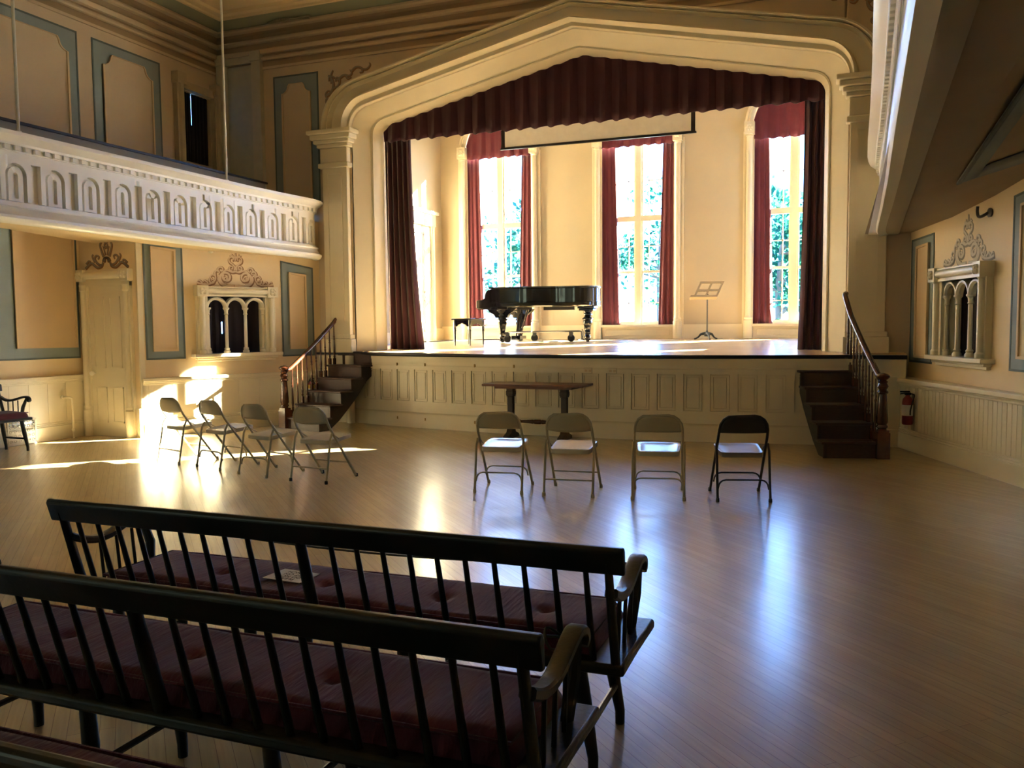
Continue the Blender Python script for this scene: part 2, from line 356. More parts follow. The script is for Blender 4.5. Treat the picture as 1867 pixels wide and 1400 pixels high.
# stage windows
def stage_window(i, x):
    wn = ['left of the three tall arched stage windows, behind the piano','middle of the three tall arched stage windows','right of the three tall arched stage windows, beside the music stand'][i]
    t = thing('window_%d'%(i+1), wn, 'window', (x, YB, zst(YB)), kind=STR)
    z0 = ZS-zst(YB); zc = ZC-zst(YB)
    c = MB()
    for s in (-1,1):
        c.lathe([(.085,0),(.085,.34),(.07,.36),(.078,.39),(.06,.42),(.056,.46),(.056,zc-.12),(.07,zc-.1),(.06,zc-.07)], (s*(HW+.06),-.07,0), 12)
        c.box((s*(HW+.06)-.085,-.02,0),(s*(HW+.06)+.085,0,zc+.1)); c.box((s*(HW+.155)-.02,-.035,0),(s*(HW+.155)+.02,0,zc))
    c.obj('colonnette', M_trim, t)
    c = MB()
    for s in (-1,1):
        cx = s*(HW+.06)
        c.box((cx-.09,-.16,zc-.07),(cx+.09,0,zc+.16))
        for k in range(6):
            a = k*pi/3; c.ball((cx+.045*cos(a),-.165,zc+.05+.045*sin(a)), .03, 6)
        c.ball((cx,-.17,zc+.05), .025, 6)
    c.obj('capital', M_trim, t)
    rows = []
    for r,y in ((HW-.0,0),(HW-.0,-.05),(HW+.02,-.07),(HW+.06,-.085),(HW+.09,-.06),(HW+.11,-.08),(HW+.15,-.06),(HW+.16,0)):
        rows.append([(p[0],y,p[1]) for p in arcpts(0,zc+.1,r,0,pi,24)])
    MB().loft(rows).obj('arch_moulding', M_trim, t)
    f = MB(); y0,y1 = .08,.15
    f.box((-HW,y0,z0),(-HW+.07,y1,zc)); f.box((HW-.07,y0,z0),(HW,y1,zc)); f.box((-.055,y0-.02,z0),(.055,y1,zc+HW-.02))
    f.box((-HW,y0-.01,2.32),(HW,y1,2.43)); f.box((-HW,y0,z0),(HW,y1,z0+.07)); f.box((-HW,y0,zc-.03),(HW,y1,zc+.03))
    rows = [[(p[0],y,p[1]) for p in arcpts(0,zc,r,0,pi,20)] for r,y in ((HW,y0),(HW-.07,y0),(HW-.07,y1),(HW,y1))]
    f.loft(rows, cu=True)
    f.obj('sash_frame', M_trim, t)
    g = MB(); q = .10
    for s in (-1,1):
        a,b = (-HW+.07,-.055) if s<0 else (.055,HW-.07)
        g.box((a,q,1.30),(b,q+.05,1.35)); g.box((a,q+.01,.70),(b,q+.03,.72)); g.box((a,q+.01,1.82),(b,q+.03,1.84)); g.box((a,q+.01,3.1),(b,q+.03,3.12))
        g.box(((a+b)/2-.16*s-.01,q+.01,z0+.07),((a+b)/2-.16*s+.01,q+.03,2.32)); g.box(((a+b)/2-.16*s-.01,q+.01,2.43),((a+b)/2-.16*s+.01,q+.03,zc))
        for (c0,c1,e0,e1) in ((a,a+.035,z0+.07,2.32),(b-.035,b,z0+.07,2.32),(a,a+.035,2.43,zc),(b-.035,b,2.43,zc)): g.box((c0,q-.01,e0),(c1,q+.04,e1))
    g.obj('glazing_bar', M_trim, t)
    gl = MB(); P = [(-HW+.02,z0),(HW-.02,z0)] + arcpts(0,zc,HW-.02,0,pi,16)
    gl.prism(P, .118, .122, 'y'); gl.obj('pane', M_glass, t)
    s = MB(); s.box((-HW-.0,-.10,z0-.05),(HW+.0,.14,z0)); s.box((-HW,-.02,0),(HW,0,z0-.05)); s.box((-HW+.1,-.028,.06),(HW-.1,-.02,z0-.1)); s.obj('window_sill', M_trim, t, bevel=.006)
for i,x in enumerate(WX): stage_window(i,x)
t = thing('window_7', 'narrow side window of the stage at right, hidden behind the arch', 'window', (.80,14.84,2.5), kind=STR)
m = MB(); m.box((-.03,-.24,0),(.03,-.20,2.4)); m.box((-.03,.20,0),(.03,.24,2.4)); m.box((-.03,-.24,1.1),(.03,.24,1.18)); m.box((-.02,-.02,0),(.02,.02,2.4)); m.obj('sash_frame', M_trim, t)
MB().box((-.003,-.22,0),(.003,.22,2.4)).obj('pane', M_glass, t)
# baseboards of the stage
bb = MB()
for i in range(0,8,2):
    a = edges[i]+(.17 if i else .15); b = edges[i+1]-(.17 if i<6 else .15)
    bb.box((a,YB-.025,1.26),(b,YB,1.52)); bb.box((a,YB-.045,1.52),(b,YB,1.56)); bb.box((a,YB-.04,1.26),(b,YB,1.33))
bb.box((-8.0,16.25,1.22),(-7.97,16.7,1.52)); bb.box((-8.0,12.4,1.16),(-7.97,15.1,1.45))
tag(bb.obj('baseboard_stage', M_trim), 'tall cream baseboard along the stage walls', 'baseboard', kind=STR)
# stage door on the left side wall
t = thing('door_2', 'cream panelled door in the sunlit side wall of the stage', 'door', (-8.0,15.68,zst(15.68)), kind=STR)
d = MB(); d.box((0,-.40,0),(.04,.40,2.35)); 
d.obj('door_leaf', M_trim, t)
d = MB()
for y0,y1 in ((-.33,-.05),(.05,.33)):
    for z0,z1 in ((.2,.85),(1.0,2.2)):
        for a in ((y0,z0,y0+.03,z1),(y1-.03,z0,y1,z1),(y0,z0,y1,z0+.03),(y0,z1-.03,y1,z1)): d.box((.03,a[0],a[1]),(.052,a[2],a[3]))
d.obj('panel_moulding', M_trim, t)
d = MB()
for s in (-1,1): d.box((0,s*.47-.07,0),(.07,s*.47+.07,2.4)); d.lathe([(.045,0),(.045,.3),(.035,.33),(.035,2.4)],(.07,s*.47,0),10)
d.box((0,-.56,2.38),(.09,.56,2.62)); d.box((0,-.62,2.62),(.14,.62,2.68)); d.obj('door_frame', M_trim, t)
# ---------------------------------------------------------------- stage floor and apron
def apron(x): 
    q = (x+3.63)/3.73; return 12.05-(x+7.36)/7.46*.45 - .475*(1-q*q)
xs = [-7.45+7.62*i/40 for i in range(41)]
m = MB()
front = [(x, apron(x)-.05) for x in xs]
top = [[(x,y,zst(y)) for x,y in front], [(x,11.8 if 11.8>y else y+.02,zst(12)) for x,y in front], [(x,YB+.1,zst(YB+.1)) for x,y in front]]
rows = [[(x,y,1.0) for x,y in [(a,max(b,12.2)) for a,b in front]]]
m.loft([[(x,y+.03,1.10) for x,y in front],[(x,y,1.12) for x,y in front],[(x,y,zst(y)) for x,y in front]])
m2 = MB(); m2.loft([[(x,y,zst(y)) for x,y in front],[(x,YB+.05,zst(YB+.05)) for x,y in front]])
m2.add([(-8.1,12.08,zst(12.08)),(-7.45,12.08,zst(12.08)),(-7.45,YB,zst(YB)),(-8.1,YB,zst(YB))],[(0,1,2,3)])
m2.add([(.17,11.58,1.155),(.8,11.58,1.155),(.8,YB,zst(YB)),(.17,YB,zst(YB))],[(0,1,2,3)])
st = thing('stage', 'raised stage with pale boards, black edge and curved panelled apron', 'stage', (XC,11.3,0), kind=STR)
m2.obj('stage_floor', M_stagefloor, st, world=True)
m.box((.12,11.53,1.10),(.80,12.0,1.15)); m.box((-8.1,12.0,1.115),(-7.4,12.12,1.15))
m.obj('stage_edge', M_edge, st, world=True)
def along(off, z): return [(x, apron(x)-off, z) for x in xs]
a = MB()
a.loft([along(.0,0),along(.03,0.0),along(.03,.20),along(.015,.225),along(.0,.24),along(.0,.95),along(.012,.96),along(.012,.985),along(.02,1.0),along(.022,1.04),along(.03,1.07),along(.03,1.10),along(0,1.11)])
a.box((.10,11.58,0),(.79,12.12,1.10)); a.box((.10,11.55,0),(.78,11.6,.22)); a.box((.10,11.56,.84),(.77,11.6,.88)); a.box((.1,11.55,1.03),(.73,11.6,1.10))
a.box((-8.2,12.03,0),(-7.35,12.12,1.1))
a.obj('apron', M_trim, st, world=True, sharp=40)
pn = MB(); fr_ = MB()
def aslab(m, x0, x1, z0, z1, o0, o1, n=3):
    q = [x0+(x1-x0)*k/n for k in range(n+1)]
    m.loft([[(x,apron(x)-o0,z0) for x in q],[(x,apron(x)-o1,z0) for x in q],[(x,apron(x)-o1,z1) for x in q],[(x,apron(x)-o0,z1) for x in q]], cu=True)
    for xx in (x0,x1): m.add([(xx,apron(xx)-o0,z0),(xx,apron(xx)-o1,z0),(xx,apron(xx)-o1,z1),(xx,apron(xx)-o0,z1)],[(0,1,2,3)])
aslab(fr_, -7.4, .12, .24, .41, 0, .026, 40); aslab(fr_, -7.4, .12, .90, .96, 0, .026, 40)
edge_x = -7.4
for k in range(21):
    cx = -7.02+.349*k
    if cx > -.0: break
    aslab(fr_, edge_x, cx-.125, .41, .90, 0, .026, 2); edge_x = cx+.125
    x0,x1,z0,z1 = cx-.113,cx+.113,.422,.888; w_ = .024
    for q in ((x0,x0+w_,z0,z1),(x1-w_,x1,z0,z1),(x0+w_,x1-w_,z0,z0+w_),(x0+w_,x1-w_,z1-w_,z1)): aslab(pn, q[0],q[1],q[2],q[3], -.005, .016)
    aslab(pn, x0+w_+.012, x1-w_-.012, z0+w_+.012, z1-w_-.012, -.005, .012)
aslab(fr_, edge_x, .12, .41, .90, 0, .026, 2)
fr_.obj('apron_frame', M_trim, st, world=True)
pn.obj('apron_panel', M_trim, st, world=True)
hz = MB()
for x in (-5.0,-5.9,-4.35,-6.45): hz.box((x,apron(x)-.034,.955),(x+.02,apron(x),1.0)); hz.box((x,apron(x)-.045,.12),(x+.015,apron(x),.16))
hz.obj('hinge', M_brass, st, world=True)
pc = MB().lathe([(.07,0),(.07,.34),(.055,.36),(.055,.9),(.075,.95),(.075,1.1)], (-7.42,11.97,0), 12); pc.obj('corner_post', M_trim, st, world=True)
for k,(x,l) in enumerate(((-3.215,'left'),(-2.866,'right'))):
    t = thing('power_outlet', 'cream double outlet in the stage apron, '+l+' of the pair above the table end', 'outlet', (x,apron(x)-.026,.932), kind='thing', group='outlets on the stage apron')
    MB().box((-.06,-.008,-.036),(.06,0,.036)).obj('cover_plate', M_trim, t, bevel=.004)
    for s in (-1,1): MB().box((s*.028-.017,-.011,-.016),(s*.028+.017,-.006,.016)).obj('socket', M_inset, t)
# ---------------------------------------------------------------- cornice and ceiling cove
def cornice(P, mats, name, label):
    # P: profile (out, z); runs along left wall then front wall then right
    pass
def run(profile): return [[(-10+o,-4.5,z),(-10+o,12.1-o,z),(3.0-o,12.1-o,z),(3.0-o,-4.5,z)] for o,z in profile]
ridge, dark = MB(), MB()
for p in ([(0,5.86),(.025,5.862),(.03,5.90),(.005,5.905)],[(0,6.0),(.05,6.005),(.065,6.03),(.06,6.055),(.02,6.06)],[(.02,6.10),(.08,6.105),(.095,6.13),(.10,6.165),(.085,6.18),(.05,6.185)],[(.06,6.27),(.13,6.275),(.15,6.30),(.145,6.325),(.08,6.33)],[(.14,6.44),(.20,6.45),(.225,6.475),(.22,6.505),(.18,6.51)]): ridge.loft(run(p))
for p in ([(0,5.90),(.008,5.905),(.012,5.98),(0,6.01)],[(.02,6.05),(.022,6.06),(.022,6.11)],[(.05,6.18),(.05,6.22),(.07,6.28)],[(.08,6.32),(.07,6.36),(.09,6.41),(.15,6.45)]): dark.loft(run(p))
ct = thing('trim_5','tan layered cornice running round the top of the hall walls','cornice',(XC,12.0,5.86),kind=STR)
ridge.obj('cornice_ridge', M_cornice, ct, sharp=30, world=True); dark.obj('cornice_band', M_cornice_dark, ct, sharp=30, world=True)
tag(MB().loft(run([(.18,6.50),(.32,6.55),(.45,6.62)])).obj('trim_6', M_green, sharp=25), 'green grey cove band between cornice and ceiling', 'cove', kind=STR)
tag(MB().loft(run([(.45,6.605),(.46,6.57),(.52,6.565),(.54,6.59),(.62,6.595),(.63,6.575),(.68,6.575),(.70,6.62)])).obj('trim_7', M_ceil, sharp=25), 'cream moulding framing the ceiling inside the green cove', 'ceiling moulding', kind=STR)
# ---------------------------------------------------------------- wainscots, rails and baseboards
def wains(M, u0, u1, name, label, th=.05, hr=.86, boards=.085):
    t = thing(name, label, 'wainscot', (M@Vector(((u0+u1)/2,0,0))), kind=STR)
    m = MB(M); m.box((u0,0,0),(u1,th,hr-.05))
    if boards:
        k = u0+.09
        while k < u1: m.box((k,th,.26),(k+boards-.010,th+.004,hr-.05)); k += boards
    m.obj('boarding', M_trim, t, world=True)
    m = MB(M); m.box((u0,0,hr-.05),(u1,th+.045,hr)); m.box((u0,0,hr-.075),(u1,th+.025,hr-.05)); m.box((u0,0,hr-.10),(u1,th+.012,hr-.075)); m.obj('chair_rail', M_trim, t, world=True, bevel=.006)
    m = MB(M); m.box((u0,0,0),(u1,th+.03,.20)); m.box((u0,0,.20),(u1,th+.018,.225)); m.box((u0,0,.225),(u1,th+.01,.25)); m.obj('skirting', M_trim, t, world=True, bevel=.005)
    return t
wains(FL,-.14,2.76,'baseboard_left','cream wainscot along the wall under the left arcaded window',.03,.855,.34)
FRW = frame((0.747,11.6),(0.341,-0.940),(-0.940,-0.341))
wr = wains(FRW,0,6.5,'baseboard_right','cream boarded wainscot along the right wall with chair rail',.02,.868)
MB().prism([(.747,11.6),(2.95,5.53),(3.6,5.53),(.95,12.1),(.76,12.1)],0,.86).obj('backing', M_trim, wr, world=True)
FB = frame((-10.4,-4.5),(0,1),(1,0))
wains(FB,0,13.93,'baseboard_left_rear','cream panelled wainscot on the far left wall behind the settee',.03,.905,.30)
FD = frame((-10.4,9.45),(1,0),(0,-1))
# corner door
t = thing('door_1', 'narrow cream panelled door in the left corner under the gallery', 'door', (-9.89,9.45,0), kind=STR)
d = MB(); d.box((-.33,-.02,0),(.33,.03,2.18)); d.obj('door_leaf', M_trim, t)
d = MB()
for a,b in ((-.26,-.05),(.05,.26)):
    for z0,z1 in ((.2,.72),(1.0,2.03)):
        for q in ((a,z0,a+.02,z1),(b-.02,z0,b,z1),(a,z0,b,z0+.02),(a,z1-.02,b,z1)): d.box((q[0],-.032,q[1]),(q[2],-.02,q[3]))
d.obj('panel_moulding', M_trim, t)
MB().lathe([(.012,0),(.012,.03),(.03,.04),(.036,.06),(.03,.08),(.005,.085)],(-.27,-.02,.92),12,(0,-1,0)).obj('knob', M_white, t)
d = MB()
for s in (-1,1):
    cx = s*.40
    d.box((cx-.07,-.05,0),(cx+.07,0,2.24)); d.lathe([(.06,0),(.06,.38),(.045,.40),(.052,.43),(.04,.46),(.045,.5),(.04,.53),(.04,2.1),(.055,2.12),(.045,2.15),(.055,2.2)],(cx,-.06,0),12)
d.box((-.47,-.06,2.18),(.47,0,2.26)); d.box((-.47,-.05,2.26),(.47,0,2.42)); d.lathe([(.055,-.36),(.055,.36)],(0,-.06,2.34),14,(1,0,0))
d.obj('door_frame', M_trim, t)
d = MB()
for s in (-1,1):
    d.box((s*.42-.075,-.11,2.25),(s*.42+.075,0,2.42))
    for k in range(4): d.ball((s*.42+.032*cos(k*pi/2+pi/4),-.115,2.335+.032*sin(k*pi/2+pi/4)),.03,6)
    d.ball((s*.42,-.12,2.335),.022,6)
d.obj('corner_block', M_trim, t)
tag(MB(FL).box((-.16,0,0),(-.09,.03,2.9)).box((-.20,-.1,0),(-.1,.05,.42)).obj('trim_8', M_trim), 'cream corner strip between the corner door and left wall', 'corner trim', kind=STR)
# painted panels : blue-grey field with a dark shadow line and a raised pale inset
def panel(M, outer, inner, name, label, notch=0, inset=M_inset, edge=.025):
    t = thing(name, label, 'wall panel', M@Vector(((outer[0][0]+outer[1][0])/2,0,outer[0][1])), kind=STR)
    MB(M).prism(outer, 0, .006, 'y').obj('field', M_blue, t, world=True)
    e = MB(M); n = len(outer)
    cx = sum(p[0] for p in outer)/n; cz = sum(p[1] for p in outer)/n
    def rim(poly, w, y0, y1, m):
        cx = sum(p[0] for p in poly)/len(poly); cz = sum(p[1] for p in poly)/len(poly)
        hw = max(abs(p[0]-cx) for p in poly); hz = max(abs(p[1]-cz) for p in poly)
        inn = [(cx+(p[0]-cx)*(1-w/hw), cz+(p[1]-cz)*(1-w/hz)) for p in poly]
        m.loft([[(p[0],y0,p[1]) for p in poly],[(p[0],y1,p[1]) for p in poly],[(p[0],y1,p[1]) for p in inn],[(p[0],y0,p[1]) for p in inn]], cu=True, cv=True)
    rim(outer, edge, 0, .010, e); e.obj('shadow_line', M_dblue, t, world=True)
    if notch:
        (x0,z0),(x1,_),(_,z1) = inner[0],inner[1],inner[2]
        k = notch; inner = [(x0,z0),(x1,z0),(x1,z1-k)] + [(x1-.0-k*.85*sin(a),z1-k+k*.85*(1-cos(a))) for a in (.3,.7,1.1,1.5)] + [(x1-k,z1),(x0+k,z1)] + [(x0+k*.85*sin(a),z1-k+k*.85*(1-cos(a))) for a in (1.5,1.1,.7,.3)] + [(x0,z1-k)]
    MB(M).prism(inner, 0, .022, 'y').obj('inset', inset, t, world=True)
    r = MB(M); rim(inner, .03, 0, .038, r); r.obj('inset_moulding', M_inset, t, world=True)
    return t
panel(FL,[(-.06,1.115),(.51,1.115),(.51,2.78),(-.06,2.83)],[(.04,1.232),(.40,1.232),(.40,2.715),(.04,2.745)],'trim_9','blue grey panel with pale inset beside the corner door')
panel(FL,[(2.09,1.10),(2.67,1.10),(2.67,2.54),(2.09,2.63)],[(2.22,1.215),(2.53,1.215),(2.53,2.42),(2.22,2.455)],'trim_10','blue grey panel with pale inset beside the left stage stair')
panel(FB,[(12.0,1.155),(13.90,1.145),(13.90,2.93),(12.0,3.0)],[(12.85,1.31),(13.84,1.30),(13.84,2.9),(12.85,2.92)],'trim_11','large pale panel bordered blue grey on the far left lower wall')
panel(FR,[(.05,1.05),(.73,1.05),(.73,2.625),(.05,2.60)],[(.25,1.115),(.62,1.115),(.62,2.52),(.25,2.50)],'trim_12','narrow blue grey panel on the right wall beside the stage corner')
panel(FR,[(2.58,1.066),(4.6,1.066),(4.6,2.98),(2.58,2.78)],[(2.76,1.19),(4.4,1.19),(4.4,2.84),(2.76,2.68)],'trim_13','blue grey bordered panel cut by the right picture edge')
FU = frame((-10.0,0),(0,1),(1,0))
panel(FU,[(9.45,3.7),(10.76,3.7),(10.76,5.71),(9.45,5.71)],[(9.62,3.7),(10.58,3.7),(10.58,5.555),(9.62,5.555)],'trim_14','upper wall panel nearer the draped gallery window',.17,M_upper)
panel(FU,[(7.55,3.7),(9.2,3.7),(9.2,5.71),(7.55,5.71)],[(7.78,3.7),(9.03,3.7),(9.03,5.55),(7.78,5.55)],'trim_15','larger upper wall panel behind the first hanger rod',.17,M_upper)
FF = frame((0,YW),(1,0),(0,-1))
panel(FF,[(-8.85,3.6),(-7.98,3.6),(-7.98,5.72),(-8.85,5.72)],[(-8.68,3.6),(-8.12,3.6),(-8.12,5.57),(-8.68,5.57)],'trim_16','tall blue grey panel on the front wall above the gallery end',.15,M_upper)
# upper white door on the front wall
t = thing('door_3', 'pale grey door with framed head at the gallery end', 'door', (-9.50,YW,3.5), kind=STR)
MB().box((-.26,-.03,0),(.26,0,2.46)).obj('door_leaf', M_white if False else mat('grey_white_door', (.46,.45,.34), .6), t)
d = MB()
for s in (-1,1): d.box((s*.36-.09,-.09,0),(s*.36+.09,0,2.56)); d.box((s*.36-.10,-.11,2.5),(s*.36+.10,0,2.66))
d.box((-.36,-.08,2.48),(.36,0,2.6)); d.obj('door_frame', mat('grey_door_trim', (.54,.50,.37), .5), t)
# draped upper window
t = thing('window_6', 'upper gallery window with cream frame behind a black drape', 'window', (-10.0,11.55,4.3), kind=STR)
d = MB()
for s in (-1,1): d.box((0,s*.44-.08,-.1),(.09,s*.44+.08,1.2)); d.lathe([(.05,-.1),(.05,1.2)],(.09,s*.44,0),8); d.box((0,s*.44-.1,1.18),(.13,s*.44+.1,1.36))
d.box((0,-.36,1.14),(.07,.36,1.26)); d.obj('window_frame', mat('tan_window_trim', (.50,.41,.27), .5), t)
MB().box((-.14,-.34,0),(-.13,.34,1.13)).obj('pane', M_glass, t)
# ================================================================ galleries
BAY = .4765
def gallery(name, label, path, side, bay0, floor_poly, lo=1.0):
    """path: plan points of the fascia face; side=+1 when the hall lies towards +x."""
    root = thing(name, label, 'gallery', (path[0][0],path[0][1],2.7), kind=STR)
    P = [Vector((p[0],p[1])) for p in path]; n = len(P); Nn = []
    for i in range(n):
        t = (P[min(i+1,n-1)]-P[max(i-1,0)]).normalized(); Nn.append(Vector((t.y,-t.x))*side)
    def strip(prof): return [[(P[i].x+Nn[i].x*(o*lo if z<2.87 and o>0 else o), P[i].y+Nn[i].y*(o*lo if z<2.87 and o>0 else o), z) for i in range(n)] for o,z in prof]
    m = MB().loft(strip([(-.16,2.70),(.02,2.66),(.075,2.68),(.10,2.715),(.10,2.745),(.07,2.76),(.045,2.80),(.03,2.835),(.05,2.845),(.05,2.862),(.012,2.868),(.012,2.895),(-.055,2.90)]))
    m.obj('lower_moulding', M_white, root, world=True, sharp=35)
    m = MB().loft(strip([(-.055,2.88),(-.055,3.42)])); m.obj('back_plate', M_white, root, world=True)
    m = MB().loft(strip([(-.055,3.365),(0,3.37),(0,3.41),(.012,3.415),(.012,3.47),(.045,3.475),(.05,3.50),(.085,3.52),(.125,3.55),(.135,3.56),(.135,3.60),(-.02,3.615)]))
    m.obj('cap_moulding', M_white, root, world=True, sharp=35)
    m = MB().loft(strip([(.13,3.601),(-.02,3.617),(-.35,3.617),(-.35,3.55)])); m.obj('shelf', M_board, root, world=True)
    # arcade, bay by bay along the arc length
    L = [0]
    for i in range(1,n): L.append(L[-1]+(P[i]-P[i-1]).length)
    def at(s):
        i = 1
        while i < n-1 and L[i] < s: i += 1
        f = (s-L[i-1])/(L[i]-L[i-1]); q = P[i-1]+(P[i]-P[i-1])*f; nn = (Nn[i-1]+(Nn[i]-Nn[i-1])*f).normalized(); return q, nn
    arc = MB(); inn = MB(); den = MB()
    def T(s, o, z):
        q, nn = at(s); return (q.x+nn.x*o, q.y+nn.y*o, z)
    def slab(m, poly, o0, o1):
        k = len(poly); m.add([T(a,o0,b) for a,b in poly]+[T(a,o1,b) for a,b in poly], [tuple(range(k))[::-1],tuple(range(k,2*k))]+[(i,(i+1)%k,k+(i+1)%k,k+i) for i in range(k)])
    z0,z1 = 2.905,3.37
    s = bay0; 
    while s+BAY/2 < L[-1]-.02:
        c = s; r = .125; zc = 3.175
        for q in (-1,1):
            slab(arc, [(c+q*r,z0),(c+q*r,zc),(c+q*(r+.055),zc),(c+q*(r+.055),z0)], -.055, 0)
            a = arcpts(c,zc,r,pi/2,pi/2-q*pi/2,6)
            for u,v in zip(a,a[1:]): slab(arc, [u,v,(v[0],z1),(u[0],z1)], -.055, 0)
            slab(arc, [(c+q*r,zc),(c+q*(r+.055),zc),(c+q*(r+.055),z1),(c+q*r,z1)], -.055, 0)
        h = BAY/2
        for q in (-1,1): slab(arc, [(c+q*(r+.055),3.31),(c+q*h,3.31),(c+q*h,z1),(c+q*(r+.055),z1)], -.055, 0)
        for w0,w1,o in ((.028,.088,-.012),):
            for q in (-1,1): slab(inn, [(c+q*w0,z0+.03),(c+q*w1,z0+.03),(c+q*w1,zc),(c+q*w0,zc)], -.055, o)
            a = arcpts(c,zc,w1,0,pi,10); b = arcpts(c,zc,w0,0,pi,10)
            for i in range(10): slab(inn, [a[i],a[i+1],b[i+1],b[i]], -.055, o)
            slab(inn, [(c-w1,z0),(c+w1,z0),(c+w1,z0+.03),(c-w1,z0+.03)], -.055, o)
        s += BAY
    k = .04
    while k < L[-1]-.04:
        slab(den, [(k,3.425),(k+.065,3.425),(k+.065,3.472),(k,3.472)], .0, .042); k += BAY/4
    arc.obj('arcade', M_white, root, world=True); inn.obj('arcade_inset', M_white, root, world=True); den.obj('dentil', M_white, root, world=True)
    return root
lp = [(-8.06,-1.0),(-8.06,2),(-8.06,5),(-8.06,8),(-8.06,10.2),(-8.03,10.8),(-8.0,11.2),(-7.97,11.5),(-7.96,11.7),(-7.98,11.85),(-8.03,11.98),(-8.12,12.08)]
g1 = gallery('trim_17', 'white arcaded gallery front along the left wall', lp, 1, 6.575+1.0-BAY*14, None)
m = MB(); m.loft([[(-8.20,-1,2.70),(-8.2,12.1,2.70)],[(-9.0,-1,3.1),(-9.0,12.1,2.72)],[(-10.42,-1,3.6),(-10.42,12.1,2.74)]])
m.obj('soffit', M_wall, g1, world=True)
m = MB(); m.box((-10.1,-1,3.40),(-8.15,12.1,3.50)); m.obj('gallery_floor', M_board, g1, world=True)
m = MB(); m.box((-8.75,-1,3.50),(-8.62,11.5,3.86)); m.box((-9.4,-1,3.86),(-8.60,11.52,3.885)); m.obj('seat_riser', M_board, g1, world=True)
m = MB(); m.box((-8.62,-1,3.72),(-8.612,11.52,3.745)); m.box((-8.61,-1,3.86),(-8.595,11.53,3.89)); m.obj('riser_edge', M_edge, g1, world=True)
rp = [(.50,12.08),(.475,11.9),(.45,11.65),(.43,11.3),(.41,10.5),(.385,9),(.35,7.4),(.29,5.3),(.24,3.4),(.20,1.5),(.17,-1)]
g2 = gallery('trim_18', 'dim gallery front and soffit overhanging at the right', rp, 1, .3, None, .35)
def sz(x,y): return 2.70 + .085*max(0,12.2-y)*min(1,max(0,(x-.75)/.95))
ys = [12.1,11,10,9,8,7,6,5,4,3,2,0,-1]
xsx = [.30,.72,1.2,1.7,2.2,2.95]
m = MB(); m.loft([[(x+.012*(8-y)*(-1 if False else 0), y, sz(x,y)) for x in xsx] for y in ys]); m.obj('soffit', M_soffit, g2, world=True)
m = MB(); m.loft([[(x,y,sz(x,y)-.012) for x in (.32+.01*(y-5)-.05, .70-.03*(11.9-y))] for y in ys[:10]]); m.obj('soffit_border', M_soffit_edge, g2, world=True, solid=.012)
m = MB(); Q = [(.94-.022*(8.4-y)) for y in (8.4,7,5,3,1)]
yy = (8.4,7,5,3,1)
m.loft([[(x,y,sz(x,y)-.012),(x+.16,y-.0,sz(x+.16,y)-.012)] for x,y in zip(Q,yy)])
m.loft([[(.94,8.4,sz(.94,8.4)-.012),(1.10,7.95,sz(1.1,7.95)-.012)],[(1.5,8.55,sz(1.5,8.55)-.012),(1.6,8.05,sz(1.6,8.05)-.012)],[(2.6,8.6,sz(2.6,8.6)-.012),(2.6,8.1,sz(2.6,8.1)-.012)]])
m.obj('soffit_stripe', M_blue, g2, world=True, solid=.012)
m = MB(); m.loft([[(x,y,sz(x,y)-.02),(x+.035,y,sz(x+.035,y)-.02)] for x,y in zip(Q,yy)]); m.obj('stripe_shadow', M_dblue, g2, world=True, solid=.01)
m = MB(); m.box((.55,-1,3.45),(2.95,12.0,3.55)); m.obj('gallery_floor', M_board, g2, world=True)
# hanger rods
for k,(y,l) in enumerate(((6.62,'nearer thin white hanger rod from ceiling to left gallery front'),(9.87,'farther thin white hanger rod, before the upper door'))):
    t = tag(MB().tube([(-8.05,y,3.60),(-8.05,y,6.62)], .016, 8).obj('hanger_rod', M_rod), l, 'rod', 'gallery hanger rods')
    MB().lathe([(.03,0),(.03,.03),(.018,.04)],(-8.05,y,3.602),10).obj('foot_flange', M_rod, t, world=True)
# ================================================================ curtains
def pleats(x0, x1, zt, zb, y, amp, folds, seed, nz=10, gather=None, wav=.0, mater=None):
    """pleated cloth hanging along x; zt, zb functions of x (or numbers); gather(f)-> x-scale about centre."""
    R = random.Random(seed); n = folds*8; ph = [R.uniform(-.5,.5) for _ in range(folds+2)]; am = [R.uniform(.6,1.15) for _ in range(folds+2)]
    rows = []
    for k in range(nz+1):
        v = k/nz; row = []
        for i in range(n+1):
            u = i/n; x = x0+(x1-x0)*u
            t = u*folds; j = int(min(t,folds-1e-6)); fr = t-j
            a = am[j]*(1-fr)+am[j+1]*fr; p = ph[j]*(1-fr)+ph[j+1]*fr
            d = amp*a*sin(2*pi*t+p) + amp*.3*sin(4*pi*t+2*p+v)
            d *= .45+.55*v
            top = zt(x) if callable(zt) else zt; bot = zb(x) if callable(zb) else zb
            bot += wav*sin(2*pi*t+p+.6)
            z = top+(bot-top)*v
            xx = x + amp*.35*cos(2*pi*t+p)*v
            if gather: 
                c,s = gather(v); xx = c+(xx-c)*s
            row.append((xx, y+d, z))
        rows.append(row)
    return MB().loft(rows)
ztop = lambda x: min(5.78-.22*abs(x-XC), 4.86+ (0 if 0 else 0) if abs(x-XC)>3.36 else 9) - .0
t = pleats(XC-3.42, XC+3.42, ztop, 4.60, 12.60, .045, 27, 3, 8, wav=.022).obj('stage_valance', M_shaded_velvet, solid=.012)
tag(t, 'wide maroon pleated valance, coloured as in shade, filling the stage gable', 'curtain')
t = pleats(XC-3.50, XC-2.95, 4.66, zst(12.75), 12.78, .06, 5, 5, 14, gather=lambda v:(XC-3.50,.86+.30*v**2)).obj('stage_drape', M_shaded_velvet, solid=.012)
tag(t, 'maroon stage curtain, coloured as in shade, hanging at the left side', 'curtain', 'side stage curtains')
